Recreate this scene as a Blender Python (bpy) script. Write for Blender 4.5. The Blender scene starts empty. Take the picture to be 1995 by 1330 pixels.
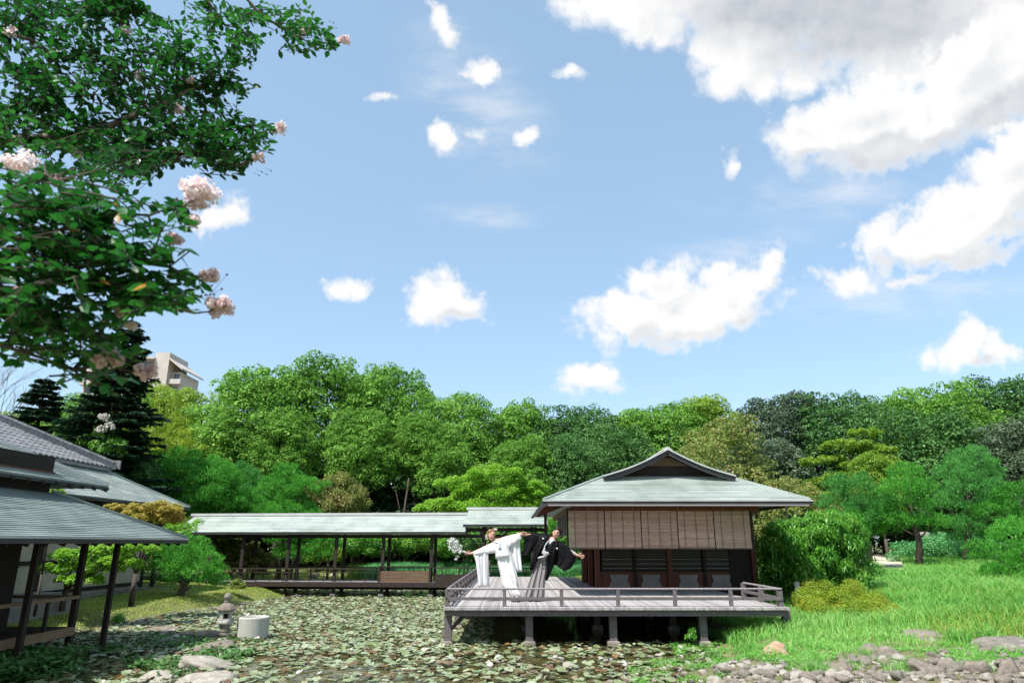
import bpy, math, random
import numpy as np
from mathutils import Vector, Matrix
R=math.radians
rng=np.random.default_rng(7); random.seed(7)
S=bpy.context.scene; COL=S.collection
# ------------------------------------------------------------------ camera, world, sun, exposure
EYE=2.02; PITCH=16.46; F=1330.0; CX,CY=997.5,665.0
cam=bpy.data.objects.new('camera',bpy.data.cameras.new('camera')); COL.objects.link(cam)
cam.location=(0,0,EYE); cam.rotation_euler=(R(90+PITCH),0,0)
cam.data.sensor_width=36; cam.data.lens=24; cam.data.clip_end=5000; cam.data.clip_start=.05
cam.data.dof.use_dof=True; cam.data.dof.focus_distance=16; cam.data.dof.aperture_fstop=3.2
S.camera=cam
S.view_settings.view_transform='Standard'; S.view_settings.look='None'
S.view_settings.gamma=1; S.view_settings.exposure=0.85
SUND=Vector((.45,.50,-1)).normalized()      # the way the sunlight travels
SUN_EL=math.asin(-SUND.z)
sun=bpy.data.objects.new('sun',bpy.data.lights.new('sun','SUN')); COL.objects.link(sun)
sun.data.energy=4.0; sun.data.angle=R(.53); sun.data.color=(1,.965,.91)
sun.rotation_euler=SUND.to_track_quat('-Z','Y').to_euler()

def build_world():
    w=bpy.data.worlds.new('World'); S.world=w; w.use_nodes=True
    nt=w.node_tree; N=nt.nodes; L=nt.links; N.clear()
    def nd(t,tree=None,**k):
        n=(tree or nt).nodes.new(t)
        for a,b in k.items(): setattr(n,a,b)
        return n
    def mth(tree,op,a,b=None,c=None,clamp=False):
        n=tree.nodes.new('ShaderNodeMath'); n.operation=op; n.use_clamp=clamp
        for i,v in enumerate((a,b,c)):
            if v is None: continue
            if isinstance(v,(int,float)): n.inputs[i].default_value=v
            else: tree.links.new(v,n.inputs[i])
        return n.outputs[0]
    def smooth(tree,v,a,b,lo=0.,hi=1.):
        n=tree.nodes.new('ShaderNodeMapRange'); n.interpolation_type='SMOOTHSTEP'
        tree.links.new(v,n.inputs['Value'])
        n.inputs['From Min'].default_value=a; n.inputs['From Max'].default_value=b
        n.inputs['To Min'].default_value=lo; n.inputs['To Max'].default_value=hi
        return n.outputs[0]
    # cloud masses: centre, half sizes, tilt, in 1/1330 of a radian-like unit about a direction 16.46 deg above +Y
    LAY=[ # three decks of cumulus, far to near: (ellipses, how deep parts go grey, how far the lit side turns)
     ([(1620,-40,460,120,0),(1230,15,140,60,-12),(1450,85,115,85,0),(1480,150,60,42,0),(1420,150,46,40,0),(1860,30,340,160,5),(1560,150,40,34,0)],.36,.05),
     ([(1590,275,85,46,-12),(1690,240,170,78,14),(1690,300,80,32,-4),(1800,235,110,72,18),(1930,150,200,110,32),(1560,260,50,40,0)],.26,.30),
     ([(1800,460,120,52,14),(1890,420,150,72,34),(1990,340,130,95,40),(1900,495,80,26,8),(1720,465,46,40,0),
       (1225,615,92,60,10),(1290,560,74,54,0),(1330,615,110,58,5),(1430,580,105,58,28),(1508,512,36,32,35),(1400,545,46,36,0),
       (860,583,72,54,0),(905,600,42,30,0),(678,562,45,25,0),(1130,742,50,32,0),(1178,736,46,30,0),(1872,686,78,34,8),(1893,660,48,34,0),(1940,690,45,26,0),
       (1655,545,58,30,-8),(1775,535,50,12,15),(425,415,58,32,10),
       (868,262,40,34,-40),(934,270,20,14,-30),(1017,277,26,15,20),(930,145,34,20,-40),(862,50,40,22,-60),(742,186,26,9,-5),(1108,142,24,12,10),(1415,320,12,26,0)],.22,.22)]
    def mkgroup(nm,E):
        g=bpy.data.node_groups.new(nm,'ShaderNodeTree')
        g.interface.new_socket('P',in_out='INPUT',socket_type='NodeSocketVector')
        g.interface.new_socket('F',in_out='OUTPUT',socket_type='NodeSocketFloat')
        gi=g.nodes.new('NodeGroupInput'); go=g.nodes.new('NodeGroupOutput'); cur=None
        for cx,cy,rx,ry,ro in E:
            m=g.nodes.new('ShaderNodeMapping'); m.vector_type='TEXTURE'
            m.inputs['Location'].default_value=((cx-CX)/F,(CY-cy)/F,0)
            m.inputs['Rotation'].default_value=(0,0,R(ro)); m.inputs['Scale'].default_value=(rx/F,ry/F,1)
            g.links.new(gi.outputs[0],m.inputs[0])
            v=g.nodes.new('ShaderNodeVectorMath'); v.operation='LENGTH'; g.links.new(m.outputs[0],v.inputs[0])
            k=math.sqrt(min(rx,ry)/60); f=mth(g,'MULTIPLY_ADD',v.outputs['Value'],-k,k)
            cur=f if cur is None else mth(g,'SMOOTH_MAX',cur,f,.10)
        g.links.new(cur,go.inputs[0]); return g
    tc=nd('ShaderNodeTexCoord')
    mp=nd('ShaderNodeMapping'); mp.inputs['Rotation'].default_value=(R(-PITCH),0,0)
    L.new(tc.outputs['Generated'],mp.inputs[0])
    sp=nd('ShaderNodeSeparateXYZ'); L.new(mp.outputs[0],sp.inputs[0])
    yy=mth(nt,'MAXIMUM',sp.outputs['Y'],.02)
    u=mth(nt,'DIVIDE',sp.outputs['X'],yy); v=mth(nt,'DIVIDE',sp.outputs['Z'],yy)
    cb=nd('ShaderNodeCombineXYZ'); L.new(u,cb.inputs[0]); L.new(v,cb.inputs[1]); P=cb.outputs[0]
    def noise(vec,sc,det,ro,off=(0,0,0),dim='2D'):
        m=nd('ShaderNodeMapping'); m.inputs['Location'].default_value=off; L.new(vec,m.inputs[0])
        n=nd('ShaderNodeTexNoise'); n.noise_dimensions=dim; n.inputs['Scale'].default_value=sc; n.inputs['Detail'].default_value=det
        n.inputs['Roughness'].default_value=ro; L.new(m.outputs[0],n.inputs['Vector']); return n
    wn=noise(P,11,5,.55,(3,1,0)); ws=nd('ShaderNodeVectorMath',operation='SUBTRACT'); L.new(wn.outputs['Color'],ws.inputs[0]); ws.inputs[1].default_value=(.5,.5,.5)
    wm=nd('ShaderNodeVectorMath',operation='MULTIPLY_ADD'); L.new(ws.outputs[0],wm.inputs[0]); wm.inputs[1].default_value=(.055,.05,0); L.new(P,wm.inputs[2])
    vo=nd('ShaderNodeTexVoronoi'); vo.feature='SMOOTH_F1'; vo.inputs['Scale'].default_value=24; vo.voronoi_dimensions='2D'; vo.inputs['Detail'].default_value=2; vo.inputs['Roughness'].default_value=.55; vo.inputs['Smoothness'].default_value=.35; L.new(wm.outputs[0],vo.inputs['Vector'])
    n1=noise(P,26,9,.62).outputs['Fac']
    nn=mth(nt,'ADD',mth(nt,'MULTIPLY_ADD',n1,1.05,-.525),mth(nt,'MULTIPLY_ADD',vo.outputs['Distance'],-.36,.33))
    n1s=noise(P,12,4,.5).outputs['Fac']; n2=noise(P,12,4,.5,(-.010,.016,0)).outputs['Fac']; puff=mth(nt,'SUBTRACT',n1s,n2)
    front=smooth(nt,sp.outputs['Y'],.3,.55)
    layers=[]
    for li,(E,dg,lt) in enumerate(LAY):
        g=mkgroup('cloud_field_%d'%li,E)
        q=nd('ShaderNodeGroup'); q.node_tree=g; L.new(wm.outputs[0],q.inputs[0]); f=q.outputs[0]
        of=nd('ShaderNodeVectorMath',operation='ADD'); L.new(wm.outputs[0],of.inputs[0]); of.inputs[1].default_value=(-.020,.036,0)
        q2=nd('ShaderNodeGroup'); q2.node_tree=g; L.new(of.outputs[0],q2.inputs[0]); f2=q2.outputs[0]
        a=mth(nt,'ADD',mth(nt,'MULTIPLY_ADD',f,1.,(.20,.14,.06)[li]),mth(nt,'MULTIPLY',nn,(.8,.8,1.1)[li])); al=mth(nt,'MULTIPLY',smooth(nt,a,-.12,(.62,.55,.50)[li]),front)
        lit=smooth(nt,mth(nt,'SUBTRACT',f,f2),-.40,.30,-1,0)
        if li==0:   # the base of the big cloud is one broad grey hollow
            dm=nd('ShaderNodeMapping'); dm.vector_type='TEXTURE'; dm.inputs['Location'].default_value=((1640-CX)/F,(CY-20)/F,0); dm.inputs['Scale'].default_value=(430/F,150/F,1); dm.inputs['Rotation'].default_value=(0,0,R(-4))
            L.new(wm.outputs[0],dm.inputs[0]); dl_=nd('ShaderNodeVectorMath',operation='LENGTH'); L.new(dm.outputs[0],dl_.inputs[0]); dp=smooth(nt,dl_.outputs['Value'],1.15,.35)
        else: dp=smooth(nt,f,.5,1.7)
        sh=mth(nt,'MULTIPLY_ADD',dp,-dg,1.0); sh=mth(nt,'MULTIPLY_ADD',lit,lt,sh)
        sh=mth(nt,'MULTIPLY_ADD',puff,.40,sh); sh=mth(nt,'MULTIPLY_ADD',mth(nt,'SUBTRACT',1.,al),.15,sh)
        sh=mth(nt,'MINIMUM',mth(nt,'MAXIMUM',sh,.45),1.05); layers.append((al,sh))
    # wisps
    wp=nd('ShaderNodeMapping'); wp.inputs['Scale'].default_value=(2.6,7,1); wp.inputs['Rotation'].default_value=(0,0,R(-8)); L.new(P,wp.inputs[0])
    wz=nd('ShaderNodeTexNoise'); wz.inputs['Scale'].default_value=2.4; wz.inputs['Detail'].default_value=8; wz.inputs['Roughness'].default_value=.6; L.new(wp.outputs[0],wz.inputs['Vector'])
    reg=None
    for cx,cy,rx,ry,ro in [(1780,575,330,55,4),(1430,480,190,40,10),(950,420,160,30,0),(930,200,200,120,-50),(1600,380,300,60,0)]:
        m=nd('ShaderNodeMapping'); m.vector_type='TEXTURE'; m.inputs['Location'].default_value=((cx-CX)/F,(CY-cy)/F,0)
        m.inputs['Rotation'].default_value=(0,0,R(ro)); m.inputs['Scale'].default_value=(rx/F,ry/F,1); L.new(P,m.inputs[0])
        q=nd('ShaderNodeVectorMath',operation='LENGTH'); L.new(m.outputs[0],q.inputs[0])
        s=smooth(nt,q.outputs['Value'],1.25,.15); reg=s if reg is None else mth(nt,'MAXIMUM',reg,s)
    wisp=mth(nt,'MULTIPLY',mth(nt,'MULTIPLY',mth(nt,'MULTIPLY',smooth(nt,wz.outputs['Fac'],.35,.8),reg),.6),front)
    gn=noise(tc.outputs['Generated'],2.6,9,.6,(5,2,1),'3D').outputs['Fac']
    au=mth(nt,'ABSOLUTE',u); rest=mth(nt,'MAXIMUM',mth(nt,'SUBTRACT',1.,front),smooth(nt,mth(nt,'MAXIMUM',au,v),.85,1.15))
    s0=nd('ShaderNodeSeparateXYZ'); L.new(tc.outputs['Generated'],s0.inputs[0])
    gen=mth(nt,'MULTIPLY',mth(nt,'MULTIPLY',smooth(nt,gn,.52,.64),rest),smooth(nt,s0.outputs['Z'],0,.15))
    A=mth(nt,'MAXIMUM',wisp,gen,clamp=True); sh=1.0
    # stack the decks: shade = mix, cover = over
    shade=None; cov=A
    for al,s_ in layers:
        if shade is None:
            mxv=nd('ShaderNodeMix'); mxv.inputs['A'].default_value=.96
        else:
            mxv=nd('ShaderNodeMix'); L.new(shade,mxv.inputs['A'])
        L.new(al,mxv.inputs['Factor']); L.new(s_,mxv.inputs['B']); shade=mxv.outputs[0]
        cov=mth(nt,'SUBTRACT',1.,mth(nt,'MULTIPLY',mth(nt,'SUBTRACT',1.,cov),mth(nt,'SUBTRACT',1.,al)))
    A=cov; sh=shade
    cr=nd('ShaderNodeValToRGB'); cr.color_ramp.elements[0].position=.5; cr.color_ramp.elements[0].color=(.50,.535,.60,1)
    cr.color_ramp.elements[1].position=.95; cr.color_ramp.elements[1].color=(1,1,1,1); L.new(sh,cr.inputs[0])
    sky=nd('ShaderNodeTexSky'); sky.sky_type='NISHITA'; sky.sun_disc=False; sky.sun_elevation=SUN_EL
    sky.sun_rotation=math.atan2(-SUND.x,-SUND.y)
    sky.air_density=1.0; sky.dust_density=1.3; sky.ozone_density=2.2; sky.altitude=50
    b1=nd('ShaderNodeBackground'); b1.inputs[1].default_value=SKY_STRENGTH; L.new(sky.outputs[0],b1.inputs[0])
    b2=nd('ShaderNodeBackground'); b2.inputs[1].default_value=.56; L.new(cr.outputs[0],b2.inputs[0])
    # thin high veil over the whole sky
    b3=nd('ShaderNodeBackground'); b3.inputs[0].default_value=(.46,.68,.84,1); b3.inputs[1].default_value=.56
    mv=nd('ShaderNodeMixShader'); mv.inputs[0].default_value=.48; L.new(b1.outputs[0],mv.inputs[1]); L.new(b3.outputs[0],mv.inputs[2])
    mx=nd('ShaderNodeMixShader'); L.new(A,mx.inputs[0]); L.new(mv.outputs[0],mx.inputs[1]); L.new(b2.outputs[0],mx.inputs[2])
    o=nd('ShaderNodeOutputWorld'); L.new(mx.outputs[0],o.inputs[0])
SKY_STRENGTH=.15
build_world()

# ------------------------------------------------------------------ helpers
cp,spn=math.cos(R(PITCH)),math.sin(R(PITCH))
def ray(x,y):
    a=(x-CX)/F; b=(CY-y)/F
    return Vector((a, cp-b*spn, spn+b*cp))
def at(x,y,Y):                       # the point of the place seen at (x,y) that stands Y metres ahead
    d=ray(x,y); t=Y/d.y; return Vector((d.x*t,Y,EYE+d.z*t))
def onz(x,y,z=0.):                   # ... that lies at height z
    d=ray(x,y); t=(z-EYE)/d.z; return Vector((d.x*t,d.y*t,z))
def tag(o,label=None,cat=None,group=None,kind=None):
    if label: o['label']=label
    if cat: o['category']=cat
    if group: o['group']=group
    if kind: o['kind']=kind
    return o
def np_mesh(name,V,faces,mats,midx=None,smooth=False):
    me=bpy.data.meshes.new(name)
    V=np.asarray(V,dtype=np.float32).reshape(-1,3)
    if isinstance(faces,np.ndarray):
        k=faces.shape[1]; n=len(faces)
        me.vertices.add(len(V)); me.vertices.foreach_set('co',V.ravel())
        me.loops.add(n*k); me.loops.foreach_set('vertex_index',faces.astype(np.int32).ravel())
        me.polygons.add(n); me.polygons.foreach_set('loop_start',np.arange(0,n*k,k,dtype=np.int32))
        if midx is not None: me.polygons.foreach_set('material_index',np.asarray(midx,dtype=np.int32))
        me.update(calc_edges=True)
    else:
        me.from_pydata([tuple(map(float,v)) for v in V],[],[tuple(int(i) for i in f) for f in faces])
        if midx is not None: me.polygons.foreach_set('material_index',np.asarray(midx,dtype=np.int32))
    for m in (mats if isinstance(mats,(list,tuple)) else [mats]): me.materials.append(m)
    if smooth: me.polygons.foreach_set('use_smooth',np.ones(len(me.polygons),dtype=bool))
    me.update(); return me
def link(name,me,parent=None,loc=None,rot=None,scale=None):
    o=bpy.data.objects.new(name,me); COL.objects.link(o)
    if parent: o.parent=parent
    if loc is not None: o.location=loc
    if rot is not None: o.rotation_euler=rot
    if scale is not None: o.scale=scale
    return o
def empty(name,loc,label,cat,group=None,rz=0):
    o=link(name,None,loc=loc); o.rotation_euler.z=rz; o.empty_display_size=.2
    return tag(o,label,cat,group)
class MB:
    def __init__(s): s.v=[]; s.f=[]
    def add(s,V,Fc):
        n=len(s.v); s.v+= [tuple(v) for v in V]; s.f+=[tuple(i+n for i in f) for f in Fc]; return s
    def box(s,x0,x1,y0,y1,z0,z1):
        V=[(x,y,z) for z in (z0,z1) for y in (y0,y1) for x in (x0,x1)]
        return s.add(V,[(0,2,3,1),(4,5,7,6),(0,1,5,4),(2,6,7,3),(0,4,6,2),(1,3,7,5)])
    def bar(s,p,q,w,h=None,up=(0,0,1),w2=None,h2=None):
        p=Vector(p);q=Vector(q);h=h or w;d=(q-p).normalized();u=Vector(up)
        if abs(d.dot(u))>.95: u=Vector((0,1,0))
        r=d.cross(u).normalized();u=r.cross(d); w2=w2 or w; h2=h2 or h
        V=[]
        for c,a,b in((p,w,h),(q,w2,h2)):
            for i,j in((-1,-1),(1,-1),(1,1),(-1,1)): V.append(c+r*(i*a/2)+u*(j*b/2))
        return s.add(V,[(3,2,1,0),(4,5,6,7),(0,1,5,4),(1,2,6,5),(2,3,7,6),(3,0,4,7)])
    def tube(s,pts,rad,n=8):
        pts=[Vector(p) for p in pts]
        if isinstance(rad,(int,float)): rad=[rad]*len(pts)
        rings=[];prev=None
        for i,p in enumerate(pts):
            d=(pts[min(i+1,len(pts)-1)]-pts[max(i-1,0)]).normalized()
            if prev is None:
                a=Vector((0,0,1)) if abs(d.z)<.9 else Vector((1,0,0)); r=d.cross(a).normalized()
            else: r=(prev-d*prev.dot(d)).normalized()
            prev=r;u=d.cross(r)
            rings.append([p+r*(rad[i]*math.cos(2*math.pi*k/n))+u*(rad[i]*math.sin(2*math.pi*k/n)) for k in range(n)])
        return s.loft(rings)
    def loft(s,rings,cap=True):
        n=len(rings[0]);V=[v for r in rings for v in r];Fc=[]
        for i in range(len(rings)-1):
            for k in range(n):
                a=i*n+k;b=i*n+(k+1)%n;Fc.append((a,b,b+n,a+n))
        if cap: Fc.append(tuple(range(n-1,-1,-1)));Fc.append(tuple(range((len(rings)-1)*n,len(rings)*n)))
        return s.add(V,Fc)
    def lathe(s,c,prof,n=20):
        c=Vector(c);return s.loft([[c+Vector((r*math.cos(2*math.pi*k/n),r*math.sin(2*math.pi*k/n),z)) for k in range(n)] for r,z in prof])
    def mesh(s,name,m,smooth=False): return np_mesh(name,s.v,s.f,m,smooth=smooth)
    def build(s,name,m,parent=None,smooth=False,loc=None): return link(name,s.mesh(name,m,smooth),parent,loc)
def shade_bevel(o,w=.01,seg=2):
    b=o.modifiers.new('bevel','BEVEL'); b.width=w; b.segments=seg; b.limit_method='ANGLE'; return o
# ------------------------------------------------------------------ materials
def mat(name,c1,c2=None,scale=5,rough=.8,bump=0,bscale=None,stretch=(1,1,1),spec=.3,detail=5,c3=None,coord='Object',metal=0,island=None,rr=0):
    m=bpy.data.materials.new(name); m.use_nodes=True; nt=m.node_tree; N=nt.nodes; L=nt.links
    b=N['Principled BSDF']; b.inputs['Roughness'].default_value=rough; b.inputs['Specular IOR Level'].default_value=spec; b.inputs['Metallic'].default_value=metal
    b.inputs['Base Color'].default_value=(*c1,1)
    if c2 is None and not bump: return m
    tc=N.new('ShaderNodeTexCoord'); mp=N.new('ShaderNodeMapping'); mp.inputs['Scale'].default_value=stretch; L.new(tc.outputs[coord],mp.inputs[0])
    n=N.new('ShaderNodeTexNoise'); n.inputs['Scale'].default_value=scale; n.inputs['Detail'].default_value=detail; n.inputs['Roughness'].default_value=.6; L.new(mp.outputs[0],n.inputs['Vector'])
    if c2 is not None:
        r=N.new('ShaderNodeValToRGB'); e=r.color_ramp.elements; e[0].position=.32; e[0].color=(*c1,1); e[1].position=.68; e[1].color=(*c2,1)
        if c3: q=e.new(.52); q.color=(*c3,1)
        L.new(n.outputs['Fac'],r.inputs[0]); out=r.outputs[0]
        if island:
            g=N.new('ShaderNodeNewGeometry'); oi=N.new('ShaderNodeObjectInfo')
            ad=N.new('ShaderNodeMath'); ad.operation='ADD'; L.new(g.outputs['Random Per Island'],ad.inputs[0]); L.new(oi.outputs['Random'],ad.inputs[1])
            fr=N.new('ShaderNodeMath'); fr.operation='FRACT'; L.new(ad.outputs[0],fr.inputs[0])
            mr=N.new('ShaderNodeMapRange'); L.new(fr.outputs[0],mr.inputs[0]); mr.inputs['To Min'].default_value=1-island; mr.inputs['To Max'].default_value=1+island
            h=N.new('ShaderNodeHueSaturation'); L.new(mr.outputs[0],h.inputs['Value']); L.new(out,h.inputs['Color']); out=h.outputs[0]
        L.new(out,b.inputs['Base Color'])
    if rr:
        q=N.new('ShaderNodeMapRange'); L.new(n.outputs['Fac'],q.inputs[0]); q.inputs['To Min'].default_value=rough-rr; q.inputs['To Max'].default_value=rough+rr; L.new(q.outputs[0],b.inputs['Roughness'])
    if bump:
        n2=N.new('ShaderNodeTexNoise'); n2.inputs['Scale'].default_value=bscale or scale*3; n2.inputs['Detail'].default_value=6; L.new(mp.outputs[0],n2.inputs['Vector'])
        bp=N.new('ShaderNodeBump'); bp.inputs['Strength'].default_value=bump; bp.inputs['Distance'].default_value=.02; L.new(n2.outputs['Fac'],bp.inputs['Height']); L.new(bp.outputs[0],b.inputs['Normal'])
    return m
def leafmat(name,cols,trans=.35,rough=.5,spec=.4,clump=None,tcol=1.6):
    """cols: 3-4 colours, chosen leaf by leaf, clump: colour variation over metres"""
    m=bpy.data.materials.new(name); m.use_nodes=True; nt=m.node_tree; N=nt.nodes; L=nt.links
    b=N['Principled BSDF']; b.inputs['Roughness'].default_value=rough; b.inputs['Specular IOR Level'].default_value=spec
    g=N.new('ShaderNodeNewGeometry'); tc=N.new('ShaderNodeTexCoord'); oi=N.new('ShaderNodeObjectInfo')
    n=N.new('ShaderNodeTexNoise'); n.inputs['Scale'].default_value=clump or .7; n.inputs['Detail'].default_value=3; L.new(tc.outputs['Object'],n.inputs['Vector'])
    a=N.new('ShaderNodeMath'); a.operation='MULTIPLY_ADD'; L.new(n.outputs['Fac'],a.inputs[0]); a.inputs[1].default_value=1.1; a.inputs[2].default_value=-.3
    c=N.new('ShaderNodeMath'); c.operation='MULTIPLY_ADD'; L.new(g.outputs['Random Per Island'],c.inputs[0]); c.inputs[1].default_value=.55; L.new(a.outputs[0],c.inputs[2])
    d=N.new('ShaderNodeMath'); d.operation='MULTIPLY_ADD'; L.new(oi.outputs['Random'],d.inputs[0]); d.inputs[1].default_value=.15; L.new(c.outputs[0],d.inputs[2])
    r=N.new('ShaderNodeValToRGB'); L.new(d.outputs[0],r.inputs[0]); e=r.color_ramp.elements
    while len(e)<len(cols): e.new(.5)
    for i,cc in enumerate(cols): e[i].position=.12+.8*i/(len(cols)-1); e[i].color=(*cc,1)
    L.new(r.outputs[0],b.inputs['Base Color'])
    t=N.new('ShaderNodeBsdfTranslucent'); h=N.new('ShaderNodeHueSaturation'); h.inputs['Value'].default_value=tcol; L.new(r.outputs[0],h.inputs['Color']); L.new(h.outputs[0],t.inputs[0])
    mx=N.new('ShaderNodeMixShader'); mx.inputs[0].default_value=trans; L.new(b.outputs[0],mx.inputs[1]); L.new(t.outputs[0],mx.inputs[2])
    L.new(mx.outputs[0],N['Material Output'].inputs[0]); return m
M={}
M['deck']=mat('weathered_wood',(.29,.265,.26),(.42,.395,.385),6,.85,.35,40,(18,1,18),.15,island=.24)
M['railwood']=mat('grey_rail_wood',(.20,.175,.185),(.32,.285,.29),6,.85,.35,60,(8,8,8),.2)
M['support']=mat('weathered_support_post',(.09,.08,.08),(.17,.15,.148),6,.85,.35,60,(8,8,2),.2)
M['postwood']=mat('dark_post_wood',(.018,.013,.011),(.045,.032,.026),4,.7,.2,20,(6,6,1),.25)
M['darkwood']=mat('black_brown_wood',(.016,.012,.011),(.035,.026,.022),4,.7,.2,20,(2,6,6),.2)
M['redwood']=mat('red_brown_wood',(.085,.022,.012),(.14,.045,.025),5,.55,.15,20,(6,6,1),.3)
M['brownwood']=mat('brown_board',(.10,.06,.04),(.16,.10,.065),5,.65,.15,20,(1,6,6),.25)
M['tanwood']=mat('tan_handrail_wood',(.17,.11,.065),(.26,.17,.10),5,.6,.15,20,(6,1,6),.3)
M['copper']=mat('patinated_copper_shingle',(.25,.295,.255),(.355,.405,.355),1.4,.55,.12,14,(1,1,1),.35,c3=(.33,.37,.34),island=.07,rr=.1)
M['copper_dark']=mat('dark_patinated_shingle',(.15,.185,.17),(.25,.295,.27),1.2,.5,.15,14,(1,1,1),.4,c3=(.20,.24,.22),island=.10,rr=.1)
M['capmetal']=mat('pale_ridge_metal',(.38,.38,.37),(.48,.48,.47),3,.45,0,10,(1,1,1),.4)
M['eavedark']=mat('black_eave_metal',(.02,.02,.02),(.04,.04,.04),3,.5,0,10,(1,1,1),.4)
M['tile']=mat('grey_clay_tile',(.10,.10,.102),(.22,.215,.22),9,.5,.1,30,(1,1,1),.45,island=.22)
M['plaster']=mat('cream_plaster',(.36,.32,.23),(.44,.40,.30),2,.9,.05)
M['white_plaster']=mat('grey_white_plaster',(.20,.18,.17),(.27,.25,.23),3,.9,.05)
M['stone']=mat('grey_stone',(.12,.11,.09),(.28,.255,.215),3.5,.85,.7,12,c3=(.19,.17,.14))
M['stone_pale']=mat('pale_stone',(.22,.20,.165),(.40,.37,.31),4,.85,.5,14)
M['stone_purple']=mat('purple_grey_stone',(.14,.115,.09),(.26,.225,.185),3,.85,.6,10)
M['stone_orange']=mat('rusty_stone',(.34,.17,.08),(.38,.31,.25),3,.85,.5,10,c3=(.36,.24,.15))
M['stone_dark']=mat('dark_wet_stone',(.06,.055,.055),(.15,.14,.14),3,.6,.5,10)
M['granite']=mat('cut_granite',(.34,.33,.29),(.48,.47,.42),30,.85,.3,60)
M['bark']=mat('tree_bark',(.05,.038,.03),(.11,.085,.07),4,.9,.5,14,(4,4,1))
M['bark_pale']=mat('smooth_pale_bark',(.17,.12,.10),(.30,.22,.19),6,.75,.2,20,(4,4,1))
M['concrete']=mat('beige_concrete',(.46,.40,.37),(.54,.48,.45),.4,.9)
M['concrete_dark']=mat('dark_grey_window_glass',(.05,.055,.06),(.10,.10,.11),1,.2,spec=.6)  # dark grey glass of the balcony windows
M['gravel']=mat('pale_gravel_path',(.42,.37,.28),(.60,.54,.42),8,.95,.3,60)
# ------------------------------------------------------------------ terrain
pond=[onz(225,1216)[:2],onz(330,1197)[:2],onz(450,1181)[:2],onz(560,1162)[:2],(-9.6,30.6),(-10.5,33.5),(-8.6,36.0),(-3,37),(1,35),(2.2,29.5),
      (3.2,24),(4.6,20.5),(5.3,17.5),onz(1385,1252)[:2],onz(1420,1285)[:2],onz(1330,1310)[:2],(2.6,10.6),(1.5,9),(-3,8.2),(-6,7.5),(-9.6,7.5),(-9.8,13),(-10.6,17)]
PP=np.array([tuple(p) for p in pond],dtype=float)
def sdist(x,y):
    x=np.asarray(x,float);y=np.asarray(y,float);d=np.full(x.shape,1e9);ins=np.zeros(x.shape,bool)
    for i in range(len(PP)):
        ax,ay=PP[i];bx,by=PP[(i+1)%len(PP)];ex,ey=bx-ax,by-ay
        t=np.clip(((x-ax)*ex+(y-ay)*ey)/(ex*ex+ey*ey),0,1)
        d=np.minimum(d,np.hypot(x-ax-t*ex,y-ay-t*ey))
        c=((ay>y)!=(by>y)); 
        with np.errstate(divide='ignore',invalid='ignore'): c&=x<(bx-ax)*(y-ay)/(by-ay+1e-12)+ax
        ins^=c
    return np.where(ins,-d,d)
def sst(a,b,v): t=np.clip((v-a)/(b-a),0,1);return t*t*(3-2*t)
def wav(x,y): return .5*np.sin(x*.9+1.3*np.sin(y*.37))*np.cos(y*.8+.6)+.3*np.sin(x*2.3+y*1.7)+.2*np.sin(x*4.1-y*3.3)
def terr(x,y):
    x=np.asarray(x,float);y=np.asarray(y,float);s=sdist(x,y)
    right=sst(3,9,x)
    h=.02+.30*sst(0,1.2,s)+(.25*sst(1,6,s))*(1-right)+right*(.55*sst(.8,9,s)+.45*sst(8,22,s))
    h=h+.05*wav(x,y)*sst(.2,2,s)
    h=np.where(s<0,-.38*sst(0,-.5,s)+.02-.02*0,h)
    # rocky shore near the camera on the right stays low
    low=sst(15.2,13.2,y)*right
    h=np.where(s>0,h*(1-.45*low),h)
    far=sst(42,60,y); h=h*(1-far)+far*1.3
    return h
xs=np.concatenate([-np.geomspace(2500,34,16),np.arange(-32,32.1,.4),np.geomspace(34,2500,16)])
ys=np.concatenate([[-2500,-800,-200,-60,-20],np.arange(-6,50,.4),np.geomspace(51,3000,22)])
gx,gy=np.meshgrid(xs,ys);gz=terr(gx,gy)
nx,ny=len(xs),len(ys);ii=(np.arange(ny-1)[:,None]*nx+np.arange(nx-1)[None,:]).ravel()
gf=np.stack([ii,ii+1,ii+nx+1,ii+nx],1)
M['earth']=mat('mossy_earth',(.09,.12,.03),(.17,.22,.06),.9,.95,.6,8,c3=(.15,.14,.07),coord='Object',detail=8)
gr=link('ground',np_mesh('ground',np.stack([gx,gy,gz],-1),gf,M['earth'],smooth=True)); tag(gr,kind='structure')
def hit(x,y):
    d=ray(x,y); t=3.
    for _ in range(60):
        for _ in range(1): p=V3=Vector((d.x*t,d.y*t,EYE+d.z*t))
        g=max(0.,float(terr(p.x,p.y))); e=p.z-g
        if e<.004: break
        t+=max(.01,e/max(.05,-d.z)*.6)
    return Vector((d.x*t,d.y*t,g))
# water
wm=mat('pond_water',(.05,.055,.02),(.11,.085,.03),.8,.06,.12,9,spec=.5); 
w=MB().add([(-26,4,0),(14,4,0),(14,39,0),(-26,39,0)],[(0,1,2,3)]).build('pond_water',wm); tag(w,kind='structure')
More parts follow.
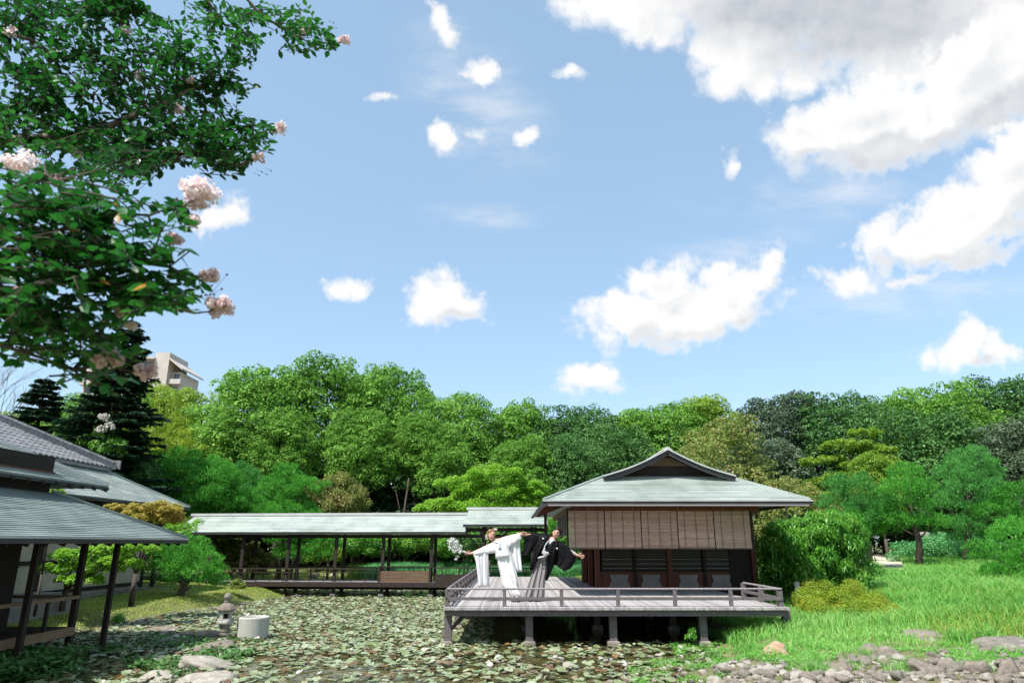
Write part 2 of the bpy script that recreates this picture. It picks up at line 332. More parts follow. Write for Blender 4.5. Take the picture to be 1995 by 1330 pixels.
# ------------------------------------------------------------------ roofs
def slope(name,m,parent,L0,R0,L1,R1,step=.11,th=.012,sag=0.,thick=.05,seg=1.2,jit=.004):
    """a roof slope in courses; L0-R0 the eave, L1-R1 the top; each course laps the one below"""
    L0,R0,L1,R1=[Vector(v) for v in (L0,R0,L1,R1)]
    n=((R0-L0).cross((L1+R1)/2-(L0+R0)/2)).normalized()
    if n.z<0: n=-n
    up=((L1+R1)/2-(L0+R0)/2); k=max(2,int(up.length/step)); mb=MB()
    for i in range(k):
        t0=i/k; t1=(i+1)/k
        s0=-sag*math.sin(math.pi*t0); s1=-sag*math.sin(math.pi*t1)
        a=L0.lerp(L1,t0)+Vector((0,0,s0));b=R0.lerp(R1,t0)+Vector((0,0,s0));c=R0.lerp(R1,t1)+Vector((0,0,s1));d=L0.lerp(L1,t1)+Vector((0,0,s1))
        q=max(1,int((b-a).length/seg)); ph=random.random()*.8
        cuts=[0]+sorted(min(.999,max(.001,(j+ph)/q)) for j in range(q))+[1]
        for j in range(len(cuts)-1):
            u0,u1=cuts[j],cuts[j+1]
            if u1-u0<1e-4: continue
            e=n*(th+random.uniform(-jit,jit)); 
            A,B,Cc,D=a.lerp(b,u0)+e,a.lerp(b,u1)+e,d.lerp(c,u1)+n*.001,d.lerp(c,u0)+n*.001
            dn=n*(-.03)
            mb.add([A,B,Cc,D,A+dn-e,B+dn-e],[(0,1,2,3),(4,5,1,0)])
    # body below
    dn=Vector((0,0,-thick))
    P=[L0,R0,R1,L1]
    if sag:
        K=6;top=[(L0.lerp(L1,t/K)+Vector((0,0,-sag*math.sin(math.pi*t/K))),R0.lerp(R1,t/K)+Vector((0,0,-sag*math.sin(math.pi*t/K)))) for t in range(K+1)]
        for t in range(K):
            (a,b),(d,c)=top[t],top[t+1];e=-n*.004
            mb.add([a+e,b+e,c+e,d+e,a+dn,b+dn,c+dn,d+dn],[(0,1,2,3),(7,6,5,4),(0,4,5,1),(1,5,6,2),(3,7,4,0)])
    else:
        mb.add([p-n*.004 for p in P]+[p+dn for p in P],[(0,1,2,3),(7,6,5,4),(0,4,5,1),(1,5,6,2),(2,6,7,3),(3,7,4,0)])
    return mb.build(name,m,parent)
V=Vector
# ------------------------------------------------------------------ deck
DZ=EYE-1.25; DX0,DX1,DY0,DYB,DYF=-1.40,5.66,14.85,28.4,20.75
deck=empty('viewing_deck',(2,15,0),'weathered grey timber deck on posts over the lily pond, in front of the tea pavilion','deck')
W_=.0476; n=int((DX1-DX0)/W_)
pl_long=MB().box(-.021,.021,0,DYB-DY0,-.05,0).mesh('plank_long',M['deck']); pl_short=MB().box(-.021,.021,0,DYF-DY0+.3,-.05,0).mesh('plank_short',M['deck'])
for i in range(n):
    x=DX0+W_*(i+.5); o=link('plank',pl_long if x<2.0 else pl_short,deck); o.parent=deck
    o.location=V((x,DY0+random.uniform(-.008,.008),DZ+random.uniform(-.003,.003)))-deck.location
dl=-deck.location
def dk(name,mb,m): return mb.build(name,M[m],deck,loc=dl)
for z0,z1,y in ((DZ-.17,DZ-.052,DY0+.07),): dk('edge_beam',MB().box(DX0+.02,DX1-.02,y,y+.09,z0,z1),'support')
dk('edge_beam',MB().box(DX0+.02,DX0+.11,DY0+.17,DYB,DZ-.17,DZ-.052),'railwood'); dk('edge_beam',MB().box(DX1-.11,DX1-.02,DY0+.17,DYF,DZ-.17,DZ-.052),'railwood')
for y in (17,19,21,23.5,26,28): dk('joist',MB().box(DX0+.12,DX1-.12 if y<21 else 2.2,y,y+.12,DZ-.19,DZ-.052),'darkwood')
for y,zz in ((17.9,.42),): dk('cross_beam',MB().box(DX0+1.6,DX1-.5,y,y+.09,zz-.06,zz+.06),'railwood')
def footing(x,y,s,h,parent,loc,m='stone',name='footing_stone'):
    mb=MB();r=[]
    for k,(f,z) in enumerate(((1,-.35),(1.0,0),(.97,h*.7),(.82,h))):
        r.append([V((x+s*f*.8*(1 if a in(0,3) else -1)*random.uniform(.9,1.05),y+s*f*.8*(1 if a<2 else -1)*random.uniform(.9,1.05),z)) for a in range(4)])
    r=[[q[0],q[1],q[2],q[3]] for q in r]
    mb.loft([[q[0],q[1],q[2],q[3]] for q in r]);o=mb.build(name,M[m],parent,loc=loc);return shade_bevel(o,.02)
for x in (at(873,1220,15.2).x,at(1031,1220,15.2).x,at(1194,1220,15.2).x,at(1369,1220,15.2).x,at(1533,1220,15.2).x):
    for j,y in enumerate((15.2,18.0,21.2)):
        if j and x>5: continue
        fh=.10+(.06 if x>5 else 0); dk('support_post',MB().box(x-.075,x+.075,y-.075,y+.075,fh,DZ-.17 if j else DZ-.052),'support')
        footing(x,y,.14 if x<0 else .17,fh+.01,deck,dl,'stone_purple' if x<0 else 'stone')
for y in (24,27): dk('support_post',MB().box(DX0+.05,DX0+.2,y-.07,y+.07,-.2,DZ-.17),'railwood')
dk('brace',MB().bar((DX0+.1,17.5,.36),(DX0+.9,17.5,.36),.08,.11),'support'); dk('brace',MB().bar((DX0+.12,15.3,.30),(DX0+.5,16.0,.66),.05,.06),'support')
# railing
RZ=DZ+.345
def ribbed(p,q,r=.023,pitch=.05):
    p,q=V(p),V(q);n=int((q-p).length/pitch);pts=[];rad=[]
    for i in range(n+1):
        t=i/n;pts+= [p.lerp(q,t)];rad+=[r*(1.0 if i%2 else .8)]
    return MB().tube(pts,rad,7)
for (p,q) in (((DX0+.06,15.05,RZ),(DX1-.06,15.05,RZ)),((DX0+.06,15.05,RZ),(DX0+.06,28,RZ)),((DX1-.1,15.05,RZ),(DX1-.1,17.4,RZ))):
    dk('top_rail',ribbed(p,q),'railwood'); d=V((0,0,-.19)); dk('lower_rail',MB().bar(V(p)+d,V(q)+d,.045,.06),'support')
for px in (983,1094,1204,1315,1424): 
    x=at(px,1160,15.05).x; dk('rail_post',MB().box(x-.036,x+.036,15.03,15.10,DZ,RZ-.02),'support')
for i in range(12): y=15.1+i*1.14; dk('rail_post',MB().box(DX0+.01,DX0+.11,y-.05,y+.05,DZ,RZ-.01),'support')
for y in (15.1,16.2,17.4): dk('rail_post',MB().box(DX1-.15,DX1-.05,y-.05,y+.05,DZ,RZ-.01),'support')
dk('end_rail',MB().bar((1.0,28.2,DZ+.42),(-1.3,28.2,DZ+.42),.05).bar((1.0,28.2,DZ+.2),(-1.3,28.2,DZ+.2),.04).bar((-1.0,28.2,DZ),(-1.0,28.2,DZ+.42),.05).bar((0,28.2,DZ),(0,28.2,DZ+.42),.05).bar((1,28.2,DZ),(1,28.2,DZ+.42),.05),'postwood')
for i in range(8):
    y=21.3+i*.9; dk('lower_step',MB().box(2.05,2.5,y,y+.8,DZ-.12,DZ-.02),'railwood')

# ------------------------------------------------------------------ tea pavilion
tp=empty('tea_pavilion',(4.2,20.8,DZ),'low tea pavilion with green copper hip and gable roof and five hanging bamboo blinds','pavilion')
tl=-tp.location
def tk(name,mb,m,par=None,smooth=False): 
    o=mb.build(name,M[m] if isinstance(m,str) else m,par or tp,smooth); 
    if not par: o.location=tl
    return o
ex0,ex1,ey,ez=.78,7.36,17.2,3.04; gy_,gz_=18.95,3.78; gx0,gx1=2.56,5.84; rx,rz=4.2,4.46; yb=25.5
slope('roof_slope',M['copper'],tp,(ex0,ey,ez),(ex1,ey,ez),(gx0,gy_,gz_),(gx1,gy_,gz_),.10,.014).location=tl
slope('roof_slope',M['copper'],tp,(ex0,yb+1.8,ez),(ex0,ey,ez),(gx0,yb,gz_),(gx0,gy_,gz_)).location=tl
slope('roof_slope',M['copper'],tp,(ex1,ey,ez),(ex1,yb+1.8,ez),(gx1,gy_,gz_),(gx1,yb,gz_)).location=tl
slope('upper_roof_slope',M['copper'],tp,(gx0-.02,yb,gz_),(gx0-.02,gy_-.42,gz_-.0),(rx,yb,rz),(rx,gy_-.42,rz),.1,.014,.07).location=tl
slope('upper_roof_slope',M['copper'],tp,(gx1+.02,gy_-.42,gz_),(gx1+.02,yb,gz_),(rx,gy_-.42,rz),(rx,yb,rz),.1,.014,.07).location=tl
slope('roof_slope',M['copper'],tp,(ex1,yb+1.8,ez),(ex0,yb+1.8,ez),(gx1,yb,gz_),(gx0,yb,gz_),.2).location=tl
tk('ridge_cap',MB().add([(rx-.13,gy_-.47,rz-.03),(rx,gy_-.47,rz+.07),(rx+.13,gy_-.47,rz-.03),(rx-.13,yb,rz-.03),(rx,yb,rz+.07),(rx+.13,yb,rz-.03)],[(0,1,4,3),(1,2,5,4),(0,2,1),(3,4,5),(0,3,5,2)]),'capmetal')
# barge boards (concave), gable wall, eave boards
for sx,gx in ((1,gx0-.12),(-1,gx1+.12)):
    mb=MB();mb2=MB();K=8
    pts=[V((gx+(rx-gx)*t,gy_-.44,gz_-.05+(rz-gz_+.03)*t-.07*math.sin(math.pi*t))) for t in [k/K for k in range(K+1)]]
    for a,b in zip(pts,pts[1:]): mb.bar(a+V((0,.0,-.07)),b+V((0,.0,-.07)),.05,.12); mb2.bar(a+V((0,-.03,.015)),b+V((0,-.03,.015)),.09,.035)
    tk('barge_board',mb,'eavedark'); tk('verge_trim',mb2,'capmetal')
tk('gable_wall',MB().add([(gx0+.05,gy_-.02,gz_),(gx1-.05,gy_-.02,gz_),(rx,gy_-.02,rz-.08),(gx0+.05,gy_+.08,gz_),(gx1-.05,gy_+.08,gz_),(rx,gy_+.08,rz-.08)],[(0,1,2),(5,4,3),(0,3,4,1),(0,2,5,3),(1,4,5,2)]),'darkwood')
tk('gable_panel',MB().add([(rx-.62,gy_-.05,gz_+.27),(rx+.62,gy_-.05,gz_+.27),(rx+.12,gy_-.05,rz-.18),(rx-.12,gy_-.05,rz-.18)],[(0,1,2,3)]).add([(rx-.62,gy_-.02,gz_+.27),(rx+.62,gy_-.02,gz_+.27),(rx+.12,gy_-.02,rz-.18),(rx-.12,gy_-.02,rz-.18)],[(3,2,1,0)]),'brownwood')
tk('eave_board',MB().bar((ex0-.02,ey+.0,ez-.065),(ex1+.02,ey,ez-.065),.07,.07),'eavedark')
tk('eave_trim',MB().bar((ex0-.03,ey-.045,ez-.012),(ex1+.03,ey-.045,ez-.012),.02,.03),'capmetal')
tk('gutter',MB().bar((ex0+.1,ey-.06,ez-.125),(ex1-.1,ey-.06,ez-.125),.07,.035),'railwood')
for x in (ex0,ex1): tk('eave_board',MB().bar((x,ey,ez-.065),(x,yb+1.8,ez-.065),.07,.07),'eavedark')
for sg,x in ((1,ex0),(-1,ex1)): tk('hip_ridge',MB().bar((x,ey,ez+.02),(gx0 if sg>0 else gx1,gy_,gz_+.02),.07,.05),'copper')
rf=MB().bar((0,0,0),(0,1.75,.71),.045,.07).mesh('rafter',M['redwood'])
for i in range(22): q=min(1,(min(i*.29+.35,6.23-i*.29)-.12)/1.75); o=link('rafter',rf,tp,loc=V((ex0+.35+i*.29,ey+.1,ez-.11))+tl,scale=(1,q,q))
rf2=MB().bar((0,0,0),(1.75,0,.71),.045,.07).mesh('rafter',M['redwood'])
for i in range(20): link('rafter',rf2,tp,loc=V((ex0+.1,ey+2.0+i*.3,ez-.11))+tl)
# wall plate boards under the eave
tk('frieze_board',MB().box(1.5,6.3,17.95,18.02,2.83,3.06),'redwood'); 
for k in range(4): x=1.9+k*1.15;tk('frieze_strip',MB().box(x,x+.06,17.92,17.948,2.83,3.06),'brownwood')
tk('wall_plate',MB().box(1.45,6.35,18.03,18.13,2.76,2.9),'brownwood'); tk('wall_plate',MB().box(1.40,1.50,18.14,24,2.76,2.9),'brownwood')
# posts of the verandah, body
YW=20.8; X0,X1=2.47,7.0
for x in (X0,X1,at(1304,1100,YW).x): tk('post',MB().box(x-.07,x+.07,YW-.09,YW+.05,DZ-.05,3.1),'redwood')
for y in (22.6,24.4): tk('post',MB().box(X0-.07,X0+.07,y-.07,y+.07,DZ-.1,3.1),'redwood')
for x in (at(1237,1100,YW).x,at(1372,1100,YW).x,at(1424,1100,YW).x): tk('mullion',MB().box(x-.045,x+.045,YW-.05,YW+.03,DZ,2.6),'darkwood')
tk('floor_sill',MB().box(X0-.1,X1+.1,YW-.3,YW+.6,DZ-.16,DZ-.02),'darkwood')
tk('head_beam',MB().box(X0+.08,X1-.08,YW-.04,YW+.04,2.2,2.9),'brownwood')
zs=at(1200,1113,YW).z; zt=at(1200,1071,YW).z
tk('wall_panel',MB().box(X0+.08,X1-.6,YW+.0,YW+.05,DZ-.02,zs),'redwood'); tk('wall_panel',MB().box(X1-.6,X1-.08,YW+.0,YW+.05,DZ-.02,2.2),'darkwood')
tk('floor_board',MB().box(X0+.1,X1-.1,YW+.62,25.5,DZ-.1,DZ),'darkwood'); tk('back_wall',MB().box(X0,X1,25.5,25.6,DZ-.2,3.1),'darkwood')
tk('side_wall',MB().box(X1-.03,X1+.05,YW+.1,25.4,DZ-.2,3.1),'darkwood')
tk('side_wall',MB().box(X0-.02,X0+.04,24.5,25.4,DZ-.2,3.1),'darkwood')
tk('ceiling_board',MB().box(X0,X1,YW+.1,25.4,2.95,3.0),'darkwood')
tk('base_wall',MB().box(1.9,X1,YW+.8,YW+.9,-.4,DZ-.17),'darkwood')
glass=mat('dark_window_glass',(.012,.013,.012),(.02,.022,.02),2,.12,spec=.18)
cuts=[1169,1235,1302,1369,1424]
for a,b in zip(cuts,cuts[1:]):
    xa=at(a,1090,YW).x+.05;xb=at(b,1090,YW).x-.05
    fr=tk('window',MB().box(xa,xb,YW-.03,YW+.03,zs,zs+.05).box(xa,xb,YW-.03,YW+.03,zt,zt+.06),'darkwood')
    g_=MB().box(xa,xb,YW-.004,YW+.004,zs+.05,zt).build('pane',glass,fr)
    MB().box(xa,xb,YW+.006,YW+.02,zt-.23,zt-.02).build('paper_screen',M['white_plaster'],fr)
    for z in (.34,.2,.06): MB().box(xa+.02,xb-.02,YW-.05,YW-.032,zs+z*.9+.03,zs+z*.9+.045).build('far_rail_line',M['railwood'],fr)  # pale bars added for the lines of far rails showing in the glass
for px in (1207,1269,1342,1406):       # pale waisted inset panels low in the wall
    c=at(px,1130,YW-.03); w=.29;r=[]
    ol=[(-1,-.17),(1,-.17),(1,-.10),(.86,-.05),(.80,.0),(.84,.06),(.9,.10),(.92,.15),(-.92,.15),(-.9,.10),(-.84,.06),(-.8,0),(-.86,-.05),(-1,-.10)]
    f_=[V((c.x+u*w,YW-.03,c.z+v*1.05)) for u,v in ol];b_=[p+V((0,.028,0)) for p in f_]
    tk('inset_panel',MB().loft([f_,b_]),'white_plaster')
# blinds
bm=mat('bamboo_blind',(.36,.22,.165),(.56,.40,.31),8,.7,0,c3=(.46,.31,.235),stretch=(.6,1,9),island=.20)
bzt,bzb=at(1200,995,18.0).z,at(1200,1067,18.0).z; bx0,bx1=at(1107,1030,18).x,at(1463,1030,18).x; bw=(bx1-bx0)/5
for i in range(5):
    a=bx0+bw*i+.014;b=bx0+bw*(i+1)-.014; mb=MB(); N_=46
    h=(bzt-bzb)/N_; sw=random.uniform(-.02,.02)
    for k in range(N_):
        z=bzb+h*(k+.5); y=18.0+.012*math.sin(k*.35+i)+sw*(1-k/N_); mb.bar((a,y,z),(b,y+random.uniform(-.003,.003),z),.006,h*.86)
    o=tk('blind',mb,bm); tag(o)
    for u in (.18,.5,.82): x=a+(b-a)*u; MB().bar((x,17.982,bzb),(x,17.982,bzt),.012,.004).build('cord',M['brownwood'],o)
    MB().bar((a,17.985,bzt+.02),(b,17.985,bzt+.02),.03,.04).build('head_rail',M['brownwood'],o)
    MB().bar((a,17.99,bzb-.01),(b,17.99,bzb-.01),.025,.03).build('bottom_rail',M['brownwood'],o)
for i in range(5): x=bx0+bw*i; tk('blind_gap_shade',MB().box(x-.006,x+.006,18.01,18.03,bzb,bzt),'darkwood')  # dark strips added where the gaps between the blinds show shade
for k in range(14):
    y=18.15+k*.29; tk('side_lattice_bar',MB().box(bx0-.02,bx0+.01,y,y+.07,bzb+.3 if k else bzb,bzt),'white_plaster' if k%2 else 'darkwood')
tk('corner_batten',MB().box(bx1+.01,bx1+.05,17.98,18.02,bzb,bzt),'darkwood')
for y in (24,): pass
tk('hanging_post',MB().box(6.98,7.02,17.9,17.94,2.6,3.0),'railwood')
for x,y in ((1.2,25.3),): tk('eave_post',MB().box(x-.05,x+.05,y-.05,y+.05,DZ,3.05),'postwood')

# ------------------------------------------------------------------ covered corridor over the pond
co=empty('covered_corridor',(-6,29,.6),'long covered wooden walkway on posts with green copper roof crossing the back of the pond','covered walkway')
cl=-co.location
def ck(name,mb,m,par=None):
    o=mb.build(name,M[m],par or co)
    if not par:o.location=cl
    return o
YR=28.3;YL=29.5
xL=at(345,1035,YL).x; xR=at(908,1037,YR).x
def yc(x): return YR+(YL-YR)*(xR-x)/(xR-xL)
ze=at(620,1036,28.7).z; zr=at(620,1003,29.5).z; zd=at(620,1133,28.8).z
def cp_(x,dy,z): return V((x,yc(x)+dy,z))
slope('roof_slope',M['copper'],co,cp_(xL,-.35,ze),cp_(xR,-.35,ze),cp_(xL+.35,.75,zr),cp_(xR,.75,zr),.1,.012).location=cl
slope('roof_slope',M['copper'],co,cp_(xR,1.85,ze),cp_(xL,1.85,ze),cp_(xR,.75,zr),cp_(xL+.35,.75,zr),.2,.012).location=cl
ck('ridge_cap',MB().bar(cp_(xL+.2,.75,zr+.04),cp_(xR,.75,zr+.04),.16,.10),'capmetal')
ck('eave_board',MB().bar(cp_(xL,-.36,ze-.05),cp_(xR,-.36,ze-.05),.04,.09),'eavedark')
ck('verge_board',MB().bar(cp_(xL-.02,-.35,ze-.04),cp_(xL+.34,.75,zr-.04),.05,.1),'eavedark')
ck('wall_plate',MB().bar(cp_(xL+.3,0,ze-.16),cp_(xR+3.4,0,ze-.16),.09,.12),'darkwood'); ck('wall_plate',MB().bar(cp_(xL+.3,1.4,ze-.16),cp_(xR+3.4,1.4,ze-.16),.09,.12),'darkwood')
# higher right section
xa=at(906,1020,YR).x; xb=at(1066,1020,YR).x; z2e=at(985,1021,28.0).z; z2r=at(985,992,29.1).z
slope('upper_roof_slope',M['copper'],co,(xa-.05,27.9,z2e),(xb,27.9,z2e),(xa+.1,29.1,z2r),(xb,29.1,z2r),.1,.012).location=cl
slope('upper_roof_slope',M['copper'],co,(xb,30.3,z2e),(xa-.05,30.3,z2e),(xb,29.1,z2r),(xa+.1,29.1,z2r),.2,.012).location=cl
ck('ridge_cap',MB().bar((xa,29.1,z2r+.04),(xb+.05,29.1,z2r+.04),.16,.1),'capmetal'); ck('eave_board',MB().bar((xa-.05,27.89,z2e-.05),(xb,27.89,z2e-.05),.04,.09),'eavedark')
ck('gable_board',MB().add([(xa-.02,28.0,z2e-.05),(xa-.02,30.2,z2e-.05),(xa+.06,29.1,z2r-.06),(xa+.03,28.0,z2e-.05),(xa+.03,30.2,z2e-.05),(xa+.1,29.1,z2r-.06)],[(0,2,1),(3,4,5),(0,1,4,3),(1,2,5,4),(2,0,3,5)]),'darkwood')
ck('beam',MB().bar((xa+.05,28.2,z2e-.2),(xb,28.2,z2e-.2),.1,.14),'darkwood')
posts=[392,459,553,650,745,841,942]
for px in posts:
    x=at(px,1100,YR+.3).x
    for dy in (0,1.4):
        y=yc(x)+dy; h=z2e if px==942 else ze
        ck('post',MB().box(x-.06,x+.06,y-.06,y+.06,.05 if px>500 else .3,h-.05),'postwood')
        if px>600: footing(x,y,.15,.12,co,cl,'stone_dark')
for x in (.8,1.0): ck('post',MB().box(x-.05,x+.05,28.25 if x<.9 else 29.7,28.35 if x<.9 else 29.8,.1,z2e-.05),'postwood')
# floor
XE=1.3
x_s=at(425,1130,29.5).x
for k in range(9):
    dy=-.12+k*.19; ck('floor_board',MB().bar(cp_(x_s,dy,zd),cp_(XE,dy,zd),.17,.03),'railwood')
for dy in (-.2,1.6): ck('floor_beam',MB().bar(cp_(x_s,dy,zd-.08),cp_(XE,dy,zd-.08),.07,.18),'postwood')
ck('underbeam',MB().bar(cp_(x_s,.6,zd-.25),cp_(XE,.6,zd-.25),.1,.12),'darkwood')
# railing: rail plus balusters, with a solid bench panel bay
def rail(xa_,xb_,dy,h,sp=.55):
    ck('rail',MB().bar(cp_(xa_,dy,zd+h),cp_(xb_,dy,zd+h),.045,.045),'postwood')
    k=max(1,int((xb_-xa_)/sp))
    me=MB().box(-.014,.014,-.014,.014,0,h).mesh('baluster',M['postwood'])
    for i in range(k+1):
        x=xa_+(xb_-xa_)*i/k; link('baluster',me,co,loc=cp_(x,dy,zd)+cl)
rail(x_s,at(737,1100,YR).x,-.1,.5); rail(x_s,XE,1.5,.5,.7); rail(at(845,1100,YR).x,at(920,1100,YR).x,-.1,.55,.45)
ck('lower_rail',MB().bar(cp_(x_s,-.1,zd+.36),cp_(at(737,1100,YR).x,-.1,zd+.36),.025,.025),'postwood')
bx_=at(738,1100,YR).x; by_=at(838,1100,YR).x
for k in range(3): ck('bench_panel_board',MB().bar(cp_(bx_,-.16,zd+.07+.145*k),cp_(by_,-.16,zd+.07+.145*k),.03,.135),'brownwood')
for x in (bx_,by_): ck('panel_post',MB().box(x-.04,x+.04,yc(x)-.2,yc(x)-.1,zd-.05,zd+.62),'postwood')
ck('rail',MB().bar(cp_(bx_,-.15,zd+.6),cp_(by_,-.15,zd+.6),.03,.03),'postwood')
for k in range(5): x=bx_+(by_-bx_)*(k+.5)/5; ck('baluster',MB().box(x-.012,x+.012,yc(x)-.16,yc(x)-.13,zd+.44,zd+.6),'postwood')
bx2=at(848,1100,YR).x;bx3=at(925,1100,YR).x
for k in range(2): ck('bench_panel_board',MB().bar(cp_(bx2,-.2,zd+.08+.16*k),cp_(bx3,-.2,zd+.08+.16*k),.03,.15),'postwood')

# ------------------------------------------------------------------ verandah house on the near left
vh=empty('verandah_house',(-9,12,0),'old dark timber house with open verandah and two tier shingled roof at the left edge','house')
vl=-vh.location
def vk(name,mb,m,par=None):
    o=mb.build(name,M[m],par or vh)
    if not par:o.location=vl
    return o
ve=-7.32; vy=16.0; vz=EYE+.10
vt=1.95; vs=.45
slope('lower_roof_slope',M['copper_dark'],vh,(ve,vy,vz),(ve,2,vz),(ve-vt,vy-vt,vz+vs*vt),(ve-vt,2,vz+vs*vt),.085,.012).location=vl
slope('lower_roof_slope',M['copper_dark'],vh,(ve-8,vy,vz),(ve,vy,vz),(ve-8,vy-vt,vz+vs*vt),(ve-vt,vy-vt,vz+vs*vt),.2,.012).location=vl
vk('eave_board',MB().bar((ve+.01,vy+.02,vz-.07),(ve+.01,2,vz-.07),.05,.07),'eavedark'); vk('eave_board',MB().bar((ve-8,vy+.01,vz-.07),(ve-.02,vy+.01,vz-.07),.05,.07),'eavedark')
vk('eave_trim',MB().bar((ve+.03,vy+.03,vz-.012),(ve+.03,2,vz-.012),.02,.03),'capmetal')
vk('hip_ridge',MB().bar((ve,vy,vz+.03),(ve-vt,vy-vt,vz+vs*vt+.03),.08,.05),'copper_dark')
ux,uy,uz=-9.02,15.55,EYE+1.22; us=.5;ut=3.4
slope('upper_roof_slope',M['copper_dark'],vh,(ux,uy,uz),(ux,2,uz),(ux-ut,uy-ut*.95,uz+us*ut),(ux-ut,2,uz+us*ut),.085,.012).location=vl
slope('upper_roof_slope',M['copper_dark'],vh,(ux-8,uy,uz),(ux,uy,uz),(ux-8,uy-ut*.95,uz+us*ut),(ux-ut,uy-ut*.95,uz+us*ut),.2,.012).location=vl
vk('eave_board',MB().bar((ux,uy,uz-.06),(ux,2,uz-.06),.05,.06),'eavedark'); vk('hip_ridge',MB().bar((ux,uy,uz+.03),(ux-ut,uy-ut*.95,uz+us*ut+.03),.1,.07),'capmetal')
rm=MB().bar((.05,0,-.09),(-1.2,0,-.09+.5),.06,.08).mesh('rafter',M['darkwood'])
for i in range(14): link('rafter',rm,vh,loc=V((ux,uy-.12-i*.42,uz))+vl)
rm=MB().bar((.0,0,-.12),(-1.4,0,-.12+.6),.05,.07).mesh('rafter',M['darkwood'])
for i in range(26): link('rafter',rm,vh,loc=V((ve-.05,vy-.2-i*.45,vz))+vl)
vk('upper_wall',MB().box(-17,ve-vt-.02,3,vy-vt-.05,vz+vs*vt-.4,uz+.45),'darkwood')
vk('upper_wall_band',MB().box(ve-vt-.02,ve-vt+.03,3,vy-vt-.05,vz+vs*vt+.3,vz+vs*vt+.4),'redwood')
# posts and floor of the verandah
def vpost(x,y,z0,w=.09): vk('post',MB().box(x-w/2,x+w/2,y-w/2,y+w/2,z0,vz+.25),'postwood')
vpost(-8.08,14.6,.0); vpost(-8.36,13.95,.0,.10); vpost(-8.05,12.1,0); vpost(-8.2,9.6,0); vpost(-9.7,14.0,.4)
zf=.52; zh=1.04
vk('handrail',MB().bar((-8.3,13.9,zh),(-8.2,4,zh),.07,.06),'tanwood'); vk('handrail',MB().bar((-8.4,13.95,zh),(-10.2,14.0,zh),.06,.06),'tanwood')
vk('floor_beam',MB().bar((-8.3,13.9,zf-.08),(-8.2,4,zf-.08),.09,.15),'tanwood')
for y in (13.0,11.0,9.9): vk('rail_post',MB().box(-8.3,-8.25,y-.025,y+.025,zf,zh-.02),'postwood')
for k in range(10): vk('floor_board',MB().box(-8.38-.17*(k+1),-8.38-.17*k-.008,4,13.85,zf-.03,zf),'darkwood')
vk('inner_wall',MB().box(-9.15,-9.0,3,13.1,.0,vz+.6),'darkwood'); vk('base_wall',MB().box(-9.2,-9.05,3,13.2,-.2,zf-.05),'darkwood')
vk('sliding_door',MB().box(-8.99,-8.95,8.5,10.0,zf,vz),'postwood'); vk('sliding_door',MB().box(-8.99,-8.95,10.05,11.6,zf,vz),'postwood')
vk('end_wall',MB().box(-14,-9.16,12.9,13.05,0,vz+.8),'darkwood')
vk('brace_board',MB().bar((-8.6,13.9,.45),(-8.55,13.4,-.1),.03,.08),'tanwood')
for x,y in ((-8.08,14.6),(-8.36,13.95),(-8.05,12.1)): footing(x,y,.16,.02,vh,vl,'stone_dark')

# ------------------------------------------------------------------ tiled hall behind it
hl=empty('tiled_hall',(-13,24,.6),'grey clay tiled hall with pale copper skirt roof and cream walls behind the verandah house','house')
ll=-hl.location
def hk(name,mb,m,par=None):
    o=mb.build(name,M[m],par or hl)
    if not par:o.location=ll
    return o
hx,hy,hz=-12.4,27.0,EYE+1.33; hs=.52; t1=2.3
slope('skirt_roof_slope',M['copper'],hl,(hx,hy,hz),(hx,8,hz),(hx-t1,hy-t1,hz+hs*t1),(hx-t1,8,hz+hs*t1),.1,.012).location=ll
slope('skirt_roof_slope',M['copper'],hl,(hx-12,hy,hz),(hx,hy,hz),(hx-12,hy-t1,hz+hs*t1),(hx-t1,hy-t1,hz+hs*t1),.2,.012).location=ll
tx,ty,tz=hx-t1+.25,hy-t1+.25,hz+hs*t1+.05; t2=5.2
P0=V((tx,ty,tz));P1=V((tx-t2,ty-t2,tz+.50*t2))
slope('tiled_slope_base',M['tile'],hl,P0,(tx,8,tz),P1,(tx-t2,8,tz+.50*t2),.27,.01,thick=.1).location=ll
slope('tiled_slope_base',M['tile'],hl,(tx-12,ty,tz),P0,(tx-12,ty-t2,tz+.50*t2),P1,.27,.01,thick=.1).location=ll
# pantiles, each a curved piece
tm=MB();K=4;r_=[]
for s,z in ((0,.035),(1,.02)):
    r_.append([V((-.31*s+.01,(.135)*math.cos(math.pi*k/K),(.05)*math.sin(math.pi*k/K)+z+.155*s)) for k in range(K+1)])
tm.add(r_[0]+r_[1],[(k,k+1,k+K+2,k+K+1) for k in range(K)]); tm.add(r_[0]+[v-V((0,0,.04)) for v in r_[0]],[(k+1,k,k+K+1,k+K+2) for k in range(K)])
tm=tm.mesh('roof_tile',M['tile'])
cnt=0; rest=[]
for i in range(17):
    x=tx-.30*i; z=tz+.50*.30*i
    for j in range(60):
        y=ty-.30*i-.14-.27*j
        if y<13.6: break
        if cnt<300 and j<18: link('roof_tile',tm,hl,loc=V((x,y,z))+ll);cnt+=1
        else: rest.append((x,y,z))
mb=MB();tv=[v.co.copy() for v in tm.vertices];tf=[tuple(p.vertices) for p in tm.polygons]
for p in rest: mb.add([v+V(p) for v in tv],tf)
tag(hk('roof_tiles',mb,'tile'),kind='stuff')
d_=(P1-P0).normalized()
hk('hip_ridge_base',MB().bar(P0-d_*.1+V((0,0,.08)),P1+V((0,0,.08)),.26,.16),'tile')
L_=(P1-P0).length; rtm=MB().tube([V((0,0,0)),d_*.30],[.10,.09],8).mesh('ridge_tile',M['tile'])
for k in range(int(L_/.3)): link('ridge_tile',rtm,hl,loc=P0+d_*(.3*k)+V((0,0,.20))+ll)
